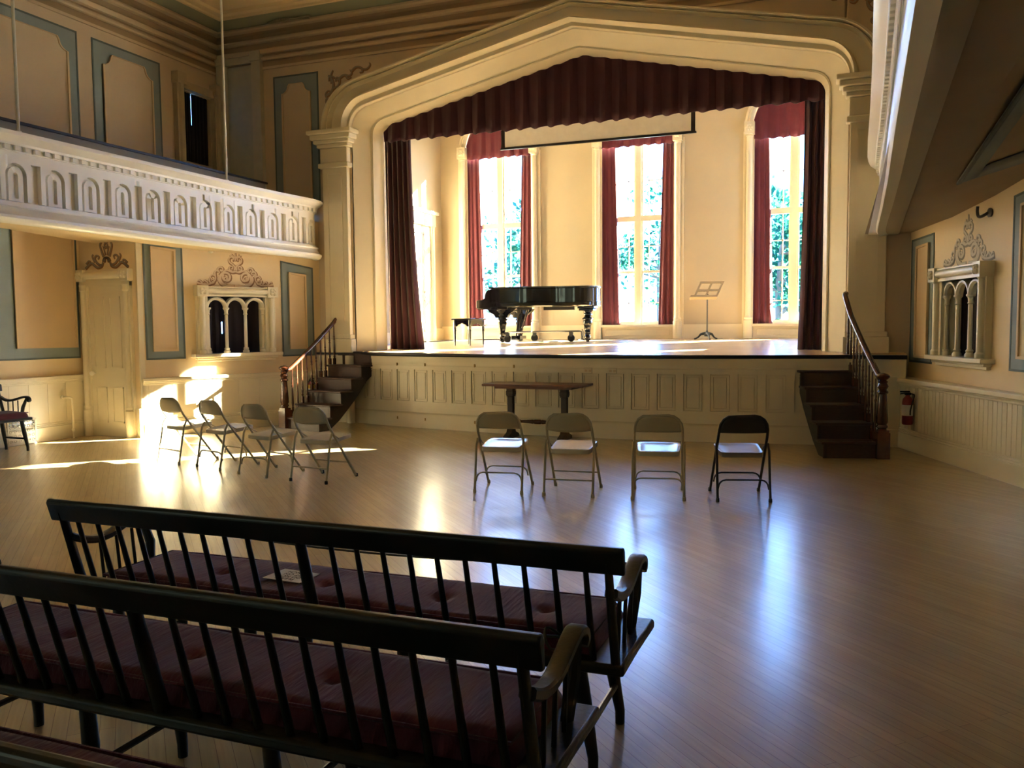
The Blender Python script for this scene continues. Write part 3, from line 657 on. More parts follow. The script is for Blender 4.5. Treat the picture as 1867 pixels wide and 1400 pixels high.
t = pleats(XC+3.10, XC+3.50, 4.66, zst(12.75), 12.78, .055, 4, 6, 14, gather=lambda v:(XC+3.50,.84+.18*v**2)).obj('stage_drape', M_shaded_velvet, solid=.012)
tag(t, 'maroon stage curtain, coloured as in shade, hanging at the right side', 'curtain', 'side stage curtains')
names = ('left','middle','right')
for i,x in enumerate(WX):
    nm = names[i]
    arch = lambda q, x=x: 5.2+sqrt(max(.02,(HW-.004)**2-(q-x)**2))
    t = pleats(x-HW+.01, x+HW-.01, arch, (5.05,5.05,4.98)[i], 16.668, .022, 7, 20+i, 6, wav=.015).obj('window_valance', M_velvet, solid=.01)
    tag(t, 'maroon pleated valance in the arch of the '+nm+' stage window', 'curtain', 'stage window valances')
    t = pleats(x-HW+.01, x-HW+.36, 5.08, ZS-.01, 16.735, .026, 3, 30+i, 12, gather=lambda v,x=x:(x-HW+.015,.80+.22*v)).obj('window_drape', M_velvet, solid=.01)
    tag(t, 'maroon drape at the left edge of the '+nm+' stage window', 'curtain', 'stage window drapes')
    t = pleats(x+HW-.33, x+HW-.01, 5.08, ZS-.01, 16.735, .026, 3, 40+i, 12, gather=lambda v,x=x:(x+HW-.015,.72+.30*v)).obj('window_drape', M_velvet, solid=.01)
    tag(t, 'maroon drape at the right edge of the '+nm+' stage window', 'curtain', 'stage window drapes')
# upper black drape in front of the gallery window (left slit open)
r = thing('gallery_drape', 'black drape closed over the upper gallery window with a bright slit', 'curtain', (-10.07,11.55,4.3))
M = Matrix(((0,1,0,0),(1,0,0,0),(0,0,1,0),(0,0,0,1)))
def side(y0,y1,seed):
    m = pleats(y0,y1,1.14,-.05,0,.012,5,seed,6); m.M = M; return m
side(-.36,-.045,71).obj('curtain_panel', M_navy, r, solid=.008); side(-.03,.36,72).obj('curtain_panel', M_navy, r, solid=.008)
m = side(-.05,-.02,73); m.v = [(a,b,c if c>.6 or True else c) for a,b,c in m.v]; 
MB().box((-.012,-.06,-.05),(.012,-.02,.62)).obj('hem_overlap', M_navy, r)
# ---------------------------------------------------------------- projection screen
t = thing('projection_screen', 'white projection screen with black border hung above the stage', 'screen', (-4.0,14.5,4.72))
MB().box((-1.68,-.003,.03),(1.68,.003,.62)).obj('screen_fabric', M_screen, t)
m = MB(); m.box((-1.73,-.004,.03),(-1.66,.005,.64)); m.box((1.66,-.004,.03),(1.73,.005,.64)); m.box((-1.73,-.004,.03),(1.73,.005,.045)); m.obj('black_border', M_edge, t)
MB().box((-1.75,-.02,0),(1.75,.02,.035)).obj('weight_bar', M_edge, t, bevel=.006)
MB().lathe([(.05,-1.8),(.05,1.8)],(0,0,.72),10,(1,0,0)).obj('roller_case', M_white, t)
for s in (-1,1): MB().tube([(s*1.6,0,.76),(s*1.6,0,1.85)],.008,6).obj('hanging_wire', M_edge, t)
# ---------------------------------------------------------------- grand piano (keyboard to the left)
PX, PY = -6.37, 14.75
pz = zst(15.4)
P = thing('grand_piano', 'black grand piano, lid closed, on a steel dolly before the windows', 'piano', (PX,PY,pz))
def smooth(pts, n=6):
    out = []
    for i in range(len(pts)-1):
        p0 = pts[max(i-1,0)]; p1 = pts[i]; p2 = pts[i+1]; p3 = pts[min(i+2,len(pts)-1)]
        for k in range(n):
            t = k/n; out.append(tuple(.5*((2*b)+(-a+c)*t+(2*a-5*b+4*c-d)*t*t+(-a+3*b-3*c+d)*t**3) for a,b,c,d in zip(p0,p1,p2,p3)))
    return out+[pts[-1]]
rim = [(.28,0),(.86,0)] + smooth([(.86,0),(1.08,.035),(1.26,.12),(1.46,.20),(1.70,.22),(1.92,.24),(2.08,.31),(2.17,.44),(2.20,.60),(2.19,.80),(2.12,1.02),(1.98,1.22),(1.78,1.34),(1.55,1.38)],5)[1:] + [(.28,1.40)]
def off(poly, d):
    c = (1.1,.75); n = len(poly); out = []
    for i,p in enumerate(poly):
        a = Vector(poly[(i+1)%n])-Vector(poly[i-1]); nn = Vector((a.y,-a.x)).normalized(); out.append((p[0]+nn.x*d,p[1]+nn.y*d))
    return out
m = MB()
rows = [[(x,y,z) for x,y in off(rim,d)] for d,z in ((-.03,.655),(.006,.66),(.012,.68),(.006,.70),(.004,.735),(.012,.74),(.012,.75),(.0,.755),(.0,.99),(-.03,1.0))]
m.loft(rows, cv=True, caps=True); m.obj('rim', M_piano, P, sharp=30)
lid = [(.26,-.02)]+[q for q in off(rim,.02)[1:-1]]+[(.26,1.42)]
m = MB(); m.prism(lid, 1.0, 1.03, 'z'); m.obj('lid', M_piano, P, bevel=.006)
# cheeks, keybed, fallboard
for yy in (0.0,1.34):
    prof = [(-.0,.64),(.30,.64),(.30,.99),(.27,.99)] + [(.27-.10*sin(a), .99-.17*(1-cos(a))) for a in (.3,.7,1.1,1.5)] + [(.12,.80),(.02,.795),(0,.775)]
    MB().prism(prof, yy, yy+.06, 'y').obj('cheek', M_piano, P, bevel=.006)
MB().box((.0,.05,.62),(.42,1.35,.70)).obj('keybed', M_piano, P, bevel=.005)
m = MB(); m.prism([(.06,.70),(.24,.72),(.28,.99),(.25,.99),(.20,.80),(.06,.75)],.06,1.34,'y'); m.obj('fallboard', M_piano, P)
MB().box((.02,.06,.70),(.06,1.34,.73)).obj('key_slip', M_piano, P)
legp = [(.0,.0),(.055,0),(.06,.02),(.05,.05),(.062,.08),(.045,.11),(.058,.14),(.052,.17),(.068,.28),(.088,.36),(.078,.385),(.10,.40),(.10,.42),(.075,.44),(.06,.46),(.085,.485),(.085,.50),(.065,.52),(.11,.57),(.11,.60)]
legp = [(max(r,.001),z) for r,z in legp]
for x,y in ((.44,.22),(.44,1.18),(1.96,.74)):
    l = MB().lathe([(r,z+.02) for r,z in legp], (x,y,0), 8, rot=pi/8).obj('leg', M_piano, P, sharp=40)
    m = MB(); m.box((x-.16,y-.14,.62),(x+.16,y+.14,.66))
    if x < 1: m.prism([(x-.30,.64),(x+.30,.64),(x+.24,.57),(x+.15,.52),(x+.12,.46),(x-.12,.46),(x-.15,.52),(x-.24,.57)], y-.06, y+.06, 'y')
    else: m.box((x-.14,y-.12,.58),(x+.14,y+.12,.62))
    m.obj('leg_block', M_piano, l, bevel=.008)
    MB().lathe([(.03,0),(.03,.02)],(x,y,0),10).obj('caster_cup', M_rubber, l)
y = .70
m = MB(); 
for s in (-1,1): m.tube([(.62,y+s*.10,.62),(.60,y+s*.07,.35),(.58,y+s*.09,.12)],.022,8)
m.box((.50,y-.17,.06),(.68,y+.17,.12)); m.tube([(.60,y-.05,.12),(.78,y-.05,.62)],.01,6); m.tube([(.60,y+.05,.12),(.78,y+.05,.62)],.01,6)
m.obj('pedal_lyre', M_piano, P)
for k in (-1,0,1): MB().prism([(.40,.07),(.52,.07),(.52,.085),(.40,.08)], y+k*.07-.018, y+k*.07+.018, 'y').obj('pedal', M_brass, P)
m = MB(); m.box((1.15,.55,.60),(1.75,.60,.66)); m.box((.55,.3,.615),(1.0,.34,.65)); m.obj('underside_bar', M_edge, P)
# dolly
D = thing('piano_dolly', 'low grey steel dolly with rubber wheels under the grand piano', 'dolly', (PX,PY,pz))
m = MB()
def bar(m,a,b,r=.016): m.tube([a,b],r,6)
hub = (.86,.70,.19)
for (x,y) in ((.62,.10),(.62,1.28)): bar(m,(x,y,.19),hub)
bar(m,(.62,.10,.19),(.62,1.28,.19)); bar(m,hub,(1.80,.74,.20)); m.tube([(1.80,.74,.20),(1.84,.74,.19),(1.85,.74,.06),(1.90,.74,.03),(1.98,.74,.03)],.014,6)
bar(m,(.62,.10,.19),(.50,.19,.18)); bar(m,(.62,1.28,.19),(.50,1.2,.18))
m.obj('frame', M_steel, D)
for (x,y) in ((.62,.02),(.70,1.30),(1.66,.66)):
    f = MB(); f.box((x-.03,y-.035,.10),(x+.03,y-.028,.185)); f.box((x-.03,y+.028,.10),(x+.03,y+.035,.185)); f.box((x-.035,y-.035,.175),(x+.035,y+.035,.19)); f = f.obj('caster_fork', M_steel, D)
    MB().lathe([(.02,-.025),(.06,-.024),(.07,-.012),(.07,.012),(.06,.024),(.02,.025)],(x,y,.07),16,(0,1,0)).obj('wheel', M_rubber, f)
# piano bench
B = thing('piano_bench', 'black wooden piano bench with arched aprons at the keyboard end', 'bench', (-6.24,14.12,zst(14.0)))
MB().box((-.19,-.36,.455),(.19,.36,.485)).obj('seat', M_piano, B, bevel=.008)
ap = [(-.14,.455),(.14,.455),(.14,.34),(.10,.345),(.075,.375),(.03,.385),(0,.405),(-.03,.385),(-.075,.375),(-.10,.345),(-.14,.34)]
for yy in (-.315,.295): MB().prism(ap, yy, yy+.02,'y').obj('apron', M_piano, B)
ap2 = [(a*2.1,b) for a,b in ap]
for xx in (-.155,.135): MB().prism(ap2, xx, xx+.02,'x').obj('apron', M_piano, B)
for sx_ in (-1,1):
    for sy in (-1,1):
        MB().lathe([(.011,0),(.020,.26),(.026,.27),(.018,.285),(.024,.30),(.024,.455)],(sx_*.145,sy*.30,0),8,rot=pi/8).obj('leg', M_piano, B, sharp=50)
# music stand
T = thing('music_stand', 'slatted pale wood music stand on a green black iron tripod', 'music stand', (-2.30,16.22,zst(16.22)), rz=radians(0))
MB().lathe([(.012,.08),(.012,.78)],(0,0,0),8).obj('pole', M_steel, T)
MB().lathe([(.008,.76),(.018,.80),(.022,.84),(.010,.86),(.018,.90),(.006,.94)],(0,0,0),8).obj('clamp', M_iron, T)
Md = Matrix.Translation((0.02,0,.92)) @ Matrix.Rotation(radians(14),4,'Z') @ Matrix.Rotation(radians(-32),4,'X')
m = MB(Md)
for x in (-.20,.0,.20): m.box((x-.018,-.008,-.18),(x+.018,.008,.19))
for z in (.175,.0): m.box((-.22,-.010,z-.02),(.22,.010,z+.02))
m.prism([(-.13,0)],0,0) if False else None
# rake the desk sideways like the photograph's tilted frame
sh = Matrix(((1,0,.42,0),(0,1,0,0),(0,0,1,0),(0,0,0,1)))
m.M = Md @ sh
m.obj('desk', M_standwood, T)
m = MB(Md@sh); m.box((-.27,-.07,-.20),(.22,.01,-.175)); m.box((-.27,-.075,-.20),(.22,-.065,-.155)); m.obj('ledge', M_standwood, T)
for k in range(3):
    a = radians(-90+120*k+20)
    m = MB(); m.tube([(0,0,.12),(.05*cos(a),.05*sin(a),.115),(.12*cos(a),.12*sin(a),.10),(.17*cos(a),.17*sin(a),.045),(.23*cos(a),.23*sin(a),.014)],[.032,.028,.022,.016,.014],8); m.ball((.235*cos(a),.235*sin(a),.014),.018,6); m.obj('leg', M_iron, T)
MB().lathe([(.05,.06),(.055,.09),(.04,.12),(.02,.15),(.014,.17)],(0,0,0),10).obj('hub', M_iron, T)
# cables under the piano
t = MB().tube(smooth([(-5.2,15.9,zst(15.9)+.01),(-4.95,15.6,zst(15.6)+.01),(-5.1,15.35,zst(15.4)+.012),(-4.9,15.2,zst(15.3)+.012),(-5.25,15.1,zst(15.2)+.012),(-4.85,15.75,zst(15.75)+.01),(-4.75,16.2,zst(16.2)+.02),(-4.8,16.55,zst(16.6)+.12),(-4.85,16.62,zst(16.6)+.2)],8),.008,6).obj('power_cable', M_cable)
tag(t, 'thin grey cable looped on the stage boards under the piano', 'cable')
t = MB().tube(smooth([(-7.9,15.0,zst(15)+.012),(-7.3,15.9,zst(15.9)+.012),(-6.7,16.4,zst(16.4)+.012),(-6.2,16.3,zst(16.3)+.012),(-5.9,15.9,zst(16)+.012)],8),.011,6).obj('power_cable', M_rubber)
tag(t, 'black cable lying along the back left of the stage floor', 'cable')
# ================================================================ folding chairs
def fchair(arched, metal, seatm, cap, label, loc, rz, side='brown'):
    t = thing('folding_chair', label, 'chair', (loc[0],loc[1],0), rz, 'metal folding chairs in a row facing the stage')
    n = Vector((0,-.235,.335)); 
    def L(s, z):                # point on the front-leg / back upright line
        f = z/.60; return (s*(.222-.012*f), .235-.44*f, z)
    top = []
    for k in range(0,9):
        a = pi - pi*k/8
        top.append((.12*cos(a) + (-.088 if cos(a)<0 else .088 if cos(a)>0 else 0), -.205-.036*(1)*(.63+.115*sin(a)-.60)/.15, .63+.125*sin(a)))
    pts = [L(-1,.015), L(-1,.3), L(-1,.56)] + [(p[0], -.205-.25*(p[2]-.60), p[2]) for p in top] + [L(1,.56), L(1,.3), L(1,.015)]
    MB().tube(pts,.0125,8).obj('back_and_front_leg_frame', metal, t, sharp=60)
    for s in (-1,1):
        MB().tube([(s*.222,-.15,.50),(s*.226,-.185,.44),(s*.226,-.262,.015)],.0115,8).obj('rear_leg', metal, t, sharp=60)
    # back plate : fills the bow of the frame
    rows = []
    for y in (-.008,.004):
        row = []
        for k in range(13):
            u = -1+2*k/12; 
            row.append(u)
        rows.append(row)
    m = MB(); G = []
    for i in range(9):
        v = i/8; z = .602+.149*v
        hw = .207 if z < .63 else (.088+ sqrt(max(0,.12**2-((z-.63)*.12/.125)**2)))
        G.append([(u*hw, -.203-.25*(max(z,.55)-.60)-.030*(1-u*u), (z - (0.018*(1-u*u) if (i==0 and not arched) else 0))) for u in [-1+2*k/12 for k in range(13)]])
    m.loft(G); m.obj('backrest', metal, t, solid=.008)
    # seat : pressed steel pan
    g = []
    prof = [(1.0,.398),(1.0,.428),(.985,.437),(.95,.440),(.80,.432),(.5,.428),(.0,.427)]
    for q,z in prof:
        row = []
        for k in range(32):
            a = 2*pi*k/32; c,s_ = cos(a),sin(a); e = .22
            x = .195*q*(abs(c)**e)*(1 if c>0 else -1); y = .20*q*(abs(s_)**e)*(1 if s_>0 else -1)
            x *= (1+.05*(y/.2))
            row.append((x, .015+y, z+.018*(y/.2)))
        g.append(row)
    MB().loft(g, cv=True, caps=True).obj('seat', seatm, t, sharp=45)
    def cross(z, y, hw):
        if arched: P = [(-hw+.004,y,z-.085),(-hw+.007,y,z-.075)]+[(-hw+.075-.065*cos(a),y,z-.065+.065*sin(a)) for a in (.3,.7,1.1,1.57)]+[(hw-.075+.065*cos(a),y,z-.065+.065*sin(a)) for a in (1.57,1.1,.7,.3)]+[(hw-.007,y,z-.075),(hw-.004,y,z-.085)]
        else: P = [(-hw,y,z),(hw,y,z)]
        return MB().tube(P,.008,6)
    zf = .20 if arched else .17
    cross(zf, .235-.44*zf/.6, .216).obj('front_crossbar', metal, t)
    zr = .19 if arched else .15
    cross(zr, -.262+.077*zr/.43, .224).obj('rear_crossbar', metal, t)
    for s in (-1,1):
        MB().lathe([(.014,0),(.017,.004),(.016,.03),(.0135,.034)],(s*.222,.235,0),8).obj('foot_cap', cap, t)
        MB().lathe([(.014,0),(.017,.004),(.016,.03),(.0135,.034)],(s*.226,-.264,0),8).obj('foot_cap', cap, t)
        MB().tube([(s*.205,-.13,.49),(s*.203,-.02,.43)],.006,6).obj('seat_link', metal, t)
    return t
CH = [(False,M_chair,M_seat,M_chair,'leftmost beige folding chair, nearest the sun patch on the wall',(-7.19,7.99),-17),
 (True,M_chair,M_seat,M_chair,'beige folding chair, second from the sun patch in the left row',(-6.46,7.81),-17),
 (True,M_chair,M_seat,M_chair,'beige folding chair, third from the sun patch in the left row',(-5.68,7.56),-14),
 (False,M_chair,M_seat,M_rubber,'beige folding chair with black rubber feet, right end of left row',(-4.93,7.43),-5.5),
 (True,M_chair,M_seat,M_chair,'beige folding chair with arched crossbars, before the table left leg',(-2.97,7.52),7.5),
 (False,M_chair,M_seat,M_chair,'beige folding chair with straight crossbars, before the table right leg',(-2.30,7.58),6),
 (True,M_chair,M_seat,M_chair,'beige folding chair standing beside the dark brown chair',(-1.52,7.68),11),
 (True,M_brown,M_bseat,M_brown,'dark brown folding chair at the right end of the row',(-.82,7.83),16)]
for a,b,c,d,e_,l,r in CH: fchair(a,b,c,d,e_,l,radians(r))
# ================================================================ trestle table
T = thing('trestle_table', 'dark wooden trestle table standing before the stage apron', 'table', (-3.85,11.0,0))
MB().box((-.72,-.26,.735),(.72,.26,.765)).obj('tabletop', M_table, T, bevel=.004)
MB().box((-.55,-.20,.70),(.55,.20,.735)).obj('table_apron', M_table, T)
for s in (-1,1):
    l = MB(); l.box((s*.39-.05,-.055,.58),(s*.39+.05,.055,.70)); l.box((s*.39-.055,-.06,.60),(s*.39+.055,.06,.66))
    for q in (-1,1): l.box((s*.39-.04,q*.03-.014,.12),(s*.39+.04,q*.03+.014,.58))
    l.box((s*.39-.045,-.05,.10),(s*.39+.045,.05,.20))
    l = l.obj('leg', M_tleg, T, bevel=.008)
    MB().prism([(-.20,0),(.20,0),(.20,.045),(.08,.085),(.05,.13),(-.05,.13),(-.08,.085),(-.20,.045)], s*.39-.045, s*.39+.045, 'x').obj('foot', M_tleg, l, bevel=.006)
h = [(.014,-.36),(.022,-.34),(.014,-.31),(.026,-.28),(.028,-.26),(.018,-.24),(.024,-.12),(.030,-.07),(.026,-.055),(.032,-.04),(.032,.04),(.026,.055),(.030,.07),(.024,.12),(.018,.24),(.028,.26),(.026,.28),(.014,.31),(.022,.34),(.014,.36)]
MB().lathe(h,(0,0,.235),12,(1,0,0)).obj('stretcher', M_rail, T)
# ================================================================ long benches
def bench(label, x, y, rz=0, hw=1.225, nsp=10, group='long spindle-back benches in rows'):
    t = thing('long_bench', label, 'bench', (x,y,0), rz, group)
    m = MB(); m.prism([(-hw+.02,.065),(hw-.02,.065),(hw-.022,.30),(hw-.018,.565),(-hw+.018,.565),(-hw+.022,.30)], .392, .432, 'z')
    m.obj('seat', M_bench, t, bevel=.012)
    g = []
    for i in range(9):
        u = -1+2*i/8; b = 0
        g.append([(u*hw, -.010, .757),(u*hw,.014,.757),(u*hw,.006,.835),(u*hw,-.004,.85),(u*hw,-.026,.85),(u*hw,-.034,.835)])
    MB().loft(g, cv=True, caps=True).obj('top_rail', M_bench, t, bevel=.006)
    def spindle(px, r0, r1, name):
        MB().tube([(px,.098,.43),(px,.052,.595),(px,.004,.77)],[r0,(r0+r1)/2*1.05,r1],8).obj(name, M_bench, t, sharp=60)
    for s in (-1,1):
        for k in range(nsp): spindle(s*(.055+(hw-.05)*(k+1)/(nsp+1)-.03), .0125, .0095, 'spindle')
        MB().tube([(s*(hw-.055),.098,.43),(s*(hw-.055),.05,.60),(s*(hw-.055),-.004,.80)],[.024,.022,.02],8,squash=.7).obj('back_post', M_bench, t, sharp=60)
    spindle(0,.024,.020,'centre_post')
    for s in (-1,1):       # scrolled arms
        ai = .062 if s > 0 else .015      # the right arms stand a little further in
        P = [(s*(hw-.052),.03,.685),(s*(hw-.054),.10,.655),(s*(hw-.055),.17,.641),(s*(hw-.055-(ai-.055)*.2),.25,.645),(s*(hw-.055-(ai-.055)*.5),.33,.665),(s*(hw-.055-(ai-.055)*.8),.40,.684),(s*(hw-ai),.455,.690),(s*(hw-ai),.495,.676),(s*(hw-ai),.51,.648),(s*(hw-ai),.50,.630)]
        W = [.022,.023,.024,.025,.026,.027,.028,.028,.027,.024]; H = [.016,.016,.016,.015,.014,.014,.015,.016,.016,.012]
        rows = []
        P = smooth(P,4); Wd = smooth([(a,b) for a,b in zip(W,H)],4)
        for i,p in enumerate(P):
            q0 = Vector(P[max(i-1,0)]); q1 = Vector(P[min(i+1,len(P)-1)]); tg = (q1-q0); tg.normalize()
            nz = Vector((1,0,0)).cross(tg); nz = nz*(1 if nz.z>=0 or True else -1)
            w_,h_ = Wd[i]; rows.append([tuple(Vector(p)+Vector((1,0,0))*w_*a+nz*h_*b) for a,b in ((-1,-.6),(-.7,-1),(.7,-1),(1,-.6),(1,.6),(.7,1),(-.7,1),(-1,.6))])
        a = MB().loft(rows, cv=True, caps=True).obj('arm', M_bench, t, sharp=40)
        MB().tube([(s*(hw-.085),.44,.425),(s*(hw-.07),.46,.56),(s*(hw-ai),.465,.672)],[.020,.022,.017],8).obj('arm_post', M_bench, a)
        for k,yy in enumerate((.18,.27,.36)):
            MB().tube([(s*(hw-.070),yy+.01,.43),(s*(hw-.060),yy,.645)],.0075,6).obj('arm_spindle', M_bench, a)
    for k in range(4):
        x0 = (-1.03,-.345,.345,1.03)[k]*hw/1.225
        ls = []
        for y0,y1 in ((.14,.17),(.50,.56)):
            ls.append((x0*1.04,y1,0)); MB().tube([(x0,y0,.41),(x0*1.015,(y0+y1)/2,.24),(x0*1.04,y1,.05),(x0*1.04,y1,0)],[.023,.027,.019,.018],10).obj('leg', M_bench, t, sharp=60)
        MB().tube([(x0*1.03,.165,.16),(x0*1.03,.535,.16)],.012,8).obj('stretcher', M_bench, t)
    return t
def cushion(label, x, y, x0, x1, tufts, rz=0, group='maroon bench cushions', y0=.128, y1=.56):
    c = thing('bench_cushion', label, 'cushion', (x,y,.432), rz, group)
    nx,ny = 90,22; z1 = .075; rows = []
    R = random.Random(int(x*100)+int(y*10))
    for i in range(nx+1):
        X = x0+(x1-x0)*i/nx; row = []
        for j in range(ny+1):
            Y = y0+(y1-y0)*j/ny
            ex = min(X-x0,x1-X); ey = min(Y-y0,y1-Y)
            z = z1*min(1,(max(ex,0)/.035)**.4 if ex<.035 else 1)*min(1,(max(ey,0)/.035)**.4 if ey<.035 else 1)
            z += .006*sin(X*7+1)*sin(Y*9)*min(1,ey/.08)
            for tx,ty in tufts:
                dx,dy = X-tx,Y-ty; z -= .026*math.exp(-(dx*dx*900+dy*dy*1100)) + .008*math.exp(-(dx*dx*1500))*math.exp(-dy*dy*40)
            row.append((X,Y,max(z,0)))
        rows.append(row)
    m = MB().loft(rows); n = ny+1
    m.add([(x0,y0,0),(x1,y0,0),(x1,y1,0),(x0,y1,0)],[(0,3,2,1)])
    m.obj('cushion_pad', M_cush, c, sharp=50)
    p = MB(); q = .012
    p.tube([(x0+q,y0+q,z1-.012),(x1-q,y0+q,z1-.012),(x1-q,y1-q,z1-.012),(x0+q,y1-q,z1-.012)],.006,6,closed=True); p.obj('piping', M_cush, c)
    return c
bench('dark spindle-back bench farthest forward, with the white card', -1.845, 2.60)
bench('dark spindle-back bench in the middle of the three rows', -1.845, 1.805)
bench('dark spindle-back bench nearest the camera, cut off bottom left', -1.48, 1.01)
cushion('maroon tufted seat cushion under the white card', -1.845, 2.60, -1.12, 1.09, [(-.62,.33),(-.1,.33),(.42,.33),(.85,.33)])
cushion('maroon tufted seat cushion on the middle bench', -1.845, 1.805, -1.12, 1.10, [(-.62,.33),(-.08,.33),(.45,.33)])
cushion('maroon seat cushion on the nearest bench, bottom left', -1.48, 1.01, -1.12, 1.10, [(-.62,.33),(.45,.33)])
s = bench('dark settee with scrolled arm at the far left wall', -10.33, 7.20, radians(-90), .86, 7, 'settee at the left wall')
del s['group']
k = cushion('bright maroon cushion on the settee at the far left wall', -10.33, 7.20, -.80, .80, [(-.3,.3),(.3,.3)], radians(-90), 'x'); del k['group']
# card on the first cushion
t = thing('notice_card', 'white folded card with black writing lying on the front cushion', 'card', (-2.13,2.945,.512), radians(-4))
MB().box((-.095,-.07,-.001),(.095,.07,.0015)).obj('card_sheet', M_paper, t)
cu = bpy.data.curves.new('writing','FONT'); cu.body = 'PLEASE\nDO NOT\nSIT ON\nBENCH'; cu.size = .030; cu.align_x = 'CENTER'; cu.space_line = .95; cu.extrude = .0002
fo = bpy.data.objects.new('writing_source', cu); COL.objects.link(fo)
dg = bpy.context.evaluated_depsgraph_get(); me = bpy.data.meshes.new_from_object(fo.evaluated_get(dg)); bpy.data.objects.remove(fo)
me.materials.clear(); me.materials.append(M_ink)
wo = bpy.data.objects.new('writing', me); COL.objects.link(wo); wo.parent = t; wo.rotation_euler = (0,0,pi); wo.location = (0,-.035,.0018)
# cords tied from arm to arm
def cord(label, y, sag):
    P = []
    xa,xb = -1.845-1.23,-1.845+1.12
    for i in range(25):
        f = i/24; P.append((xa+(xb-xa)*f, y+.462+.024, .655-sag*4*f*(1-f)))
    m = MB(); m.tube(P,.0045,6)
    for xx in (xa+.05,xb): m.tube([(xx+.04*cos(a),y+.44+.055*sin(a),.672+.020*cos(2*a)) for a in [2*pi*k/14 for k in range(14)]],.0045,6,closed=True)
    tag(m.obj('cord', M_rope), label, 'cord', 'cords tied across the benches')
cord('dark cord tied between the arms of the front bench', 2.60, .055)
cord('dark cord tied between the arms of the middle bench', 1.805, .05)
# ================================================================ stage stairs
def stair(label, A, wd, d, width, run, nb):
    z6 = 1.15/6
    M = Matrix(((wd[0],d[0],0,0),(wd[1],d[1],0,0),(0,0,1,0),(0,0,0,1)))
    t = thing('stage_stair', label, 'stair', (A[0],A[1],0))
    q = [(0,0)]
    for k in range(5): q += [(k*run,(k+1)*z6),((k+1)*run,(k+1)*z6)]
    q += [(5*run,1.12),(5*run+.12,1.12),(5*run+.12,.84)] + [(5*run*f, zz) for f,zz in ((.92,.70),(.74,.48),(.55,.29),(.38,.13),(.25,.04),(.20,0))]
    MB(M).prism([(a,b-.03 if b>.1 and False else b) for a,b in q], .035, .06, 'x').obj('stringer', M_stairside, t)
    MB(M).prism(q, width-.06, width-.03, 'x').obj('stringer', M_stairside, t)
    u = MB(M); und = [(5*run+.12,.84)]+[(5*run*f, zz) for f,zz in ((.92,.70),(.74,.48),(.55,.29),(.38,.13),(.25,.04),(.20,0))]
    u.loft([[(.04,a,b+.012) for a,b in und],[(width-.04,a,b+.012) for a,b in und]]); u.obj('soffit_board', M_stairside, t, solid=.015)
    for k in range(6):
        MB(M).box((.02,k*run,k*z6),(width-.02,k*run+.02,(k+1)*z6-.02)).obj('riser', M_stair, t)
        if k < 5: MB(M).box((-.005,k*run-.03,(k+1)*z6-.03),(width-.01,(k+1)*run+.02,(k+1)*z6)).obj('tread', M_stair, t, bevel=.010)
    nx = width-.02
    n = MB(M)
    n.box((nx-.07,-.07,0),(nx+.07,.07,.30)); n.box((nx-.06,-.06,.30),(nx+.06,.06,.33))
    n.lathe([(.055,.33),(.045,.345),(.062,.36),(.062,.375),(.05,.39),(.064,.42),(.046,.72),(.044,.74),(.06,.755),(.06,.77),(.04,.79),(.062,.83),(.045,.865),(.056,.885),(.036,.90),(.075,.93),(.08,.95),(.05,.975),(.001,.985)],(nx,0,0),16)
    n.obj('newel_post', M_rail, t, sharp=40)
    def rz_(y):           # handrail height along the flight
        L = 5*run+.15
        if y < .10: return .915
        f = min(1,(y-.10)/(L-.10)); z = .915 + f*.80 + .12*f*f + .10*max(0,f-.82)*4
        return z
    L = 5*run+.15
    path = [(nx,.03,.912),(nx,.08,.912)] + [(nx, .08+(L-.08)*k/12, rz_(.08+(L-.08)*k/12)) for k in range(1,13)] 
    path += [(nx+.02,L+.05,rz_(L)+.03),(nx+.06,L+.08,rz_(L)+.035)]
    rows = []
    path = smooth(path,3)
    for i,p in enumerate(path):
        tg = (Vector(path[min(i+1,len(path)-1)])-Vector(path[max(i-1,0)])).normalized()
        sd_ = Vector((1,0,0)); up = sd_.cross(tg).normalized(); sd_ = tg.cross(up)
        rows.append([tuple(Vector(p)+sd_*a+up*b) for a,b in ((-.026,-.022),(.026,-.022),(.033,-.005),(.030,.016),(.015,.028),(-.015,.028),(-.030,.016),(-.033,-.005))])
    MB(M).loft(rows, cv=True, caps=True).obj('handrail', M_rail, t, sharp=50)
    for k in range(nb):
        yy = .13+(L-.40)*k/(nb-1); step = min(5,int(yy/run)); zb = (step+1)*z6 if step<5 else 1.15
        zt_ = rz_(yy)-.02; h = zt_-zb; bx = width-.055
        b = MB(M); b.box((bx-.019,yy-.019,zb),(bx+.019,yy+.019,zb+.10))
        b.lathe([(.016,.10),(.012,.115),(.019,.13),(.012,.145),(.018,.20),(.011,h*.62),(.017,h*.65),(.010,h*.68),(.016,h*.71),(.011,h*.74),(.0085,h)],(bx,yy,zb),8)
        b.obj('baluster', M_rail, t, sharp=45)
    return t
stair('left stage stair of dark wood with sunlit handrail', (-7.20,10.75), (-.98,.2), (.2,.98), .76, .235, 10)
stair('right stage stair of dark wood in deep shade', (-.16,10.36), (.96,.28), (-.28,.96), .69, .262, 10)
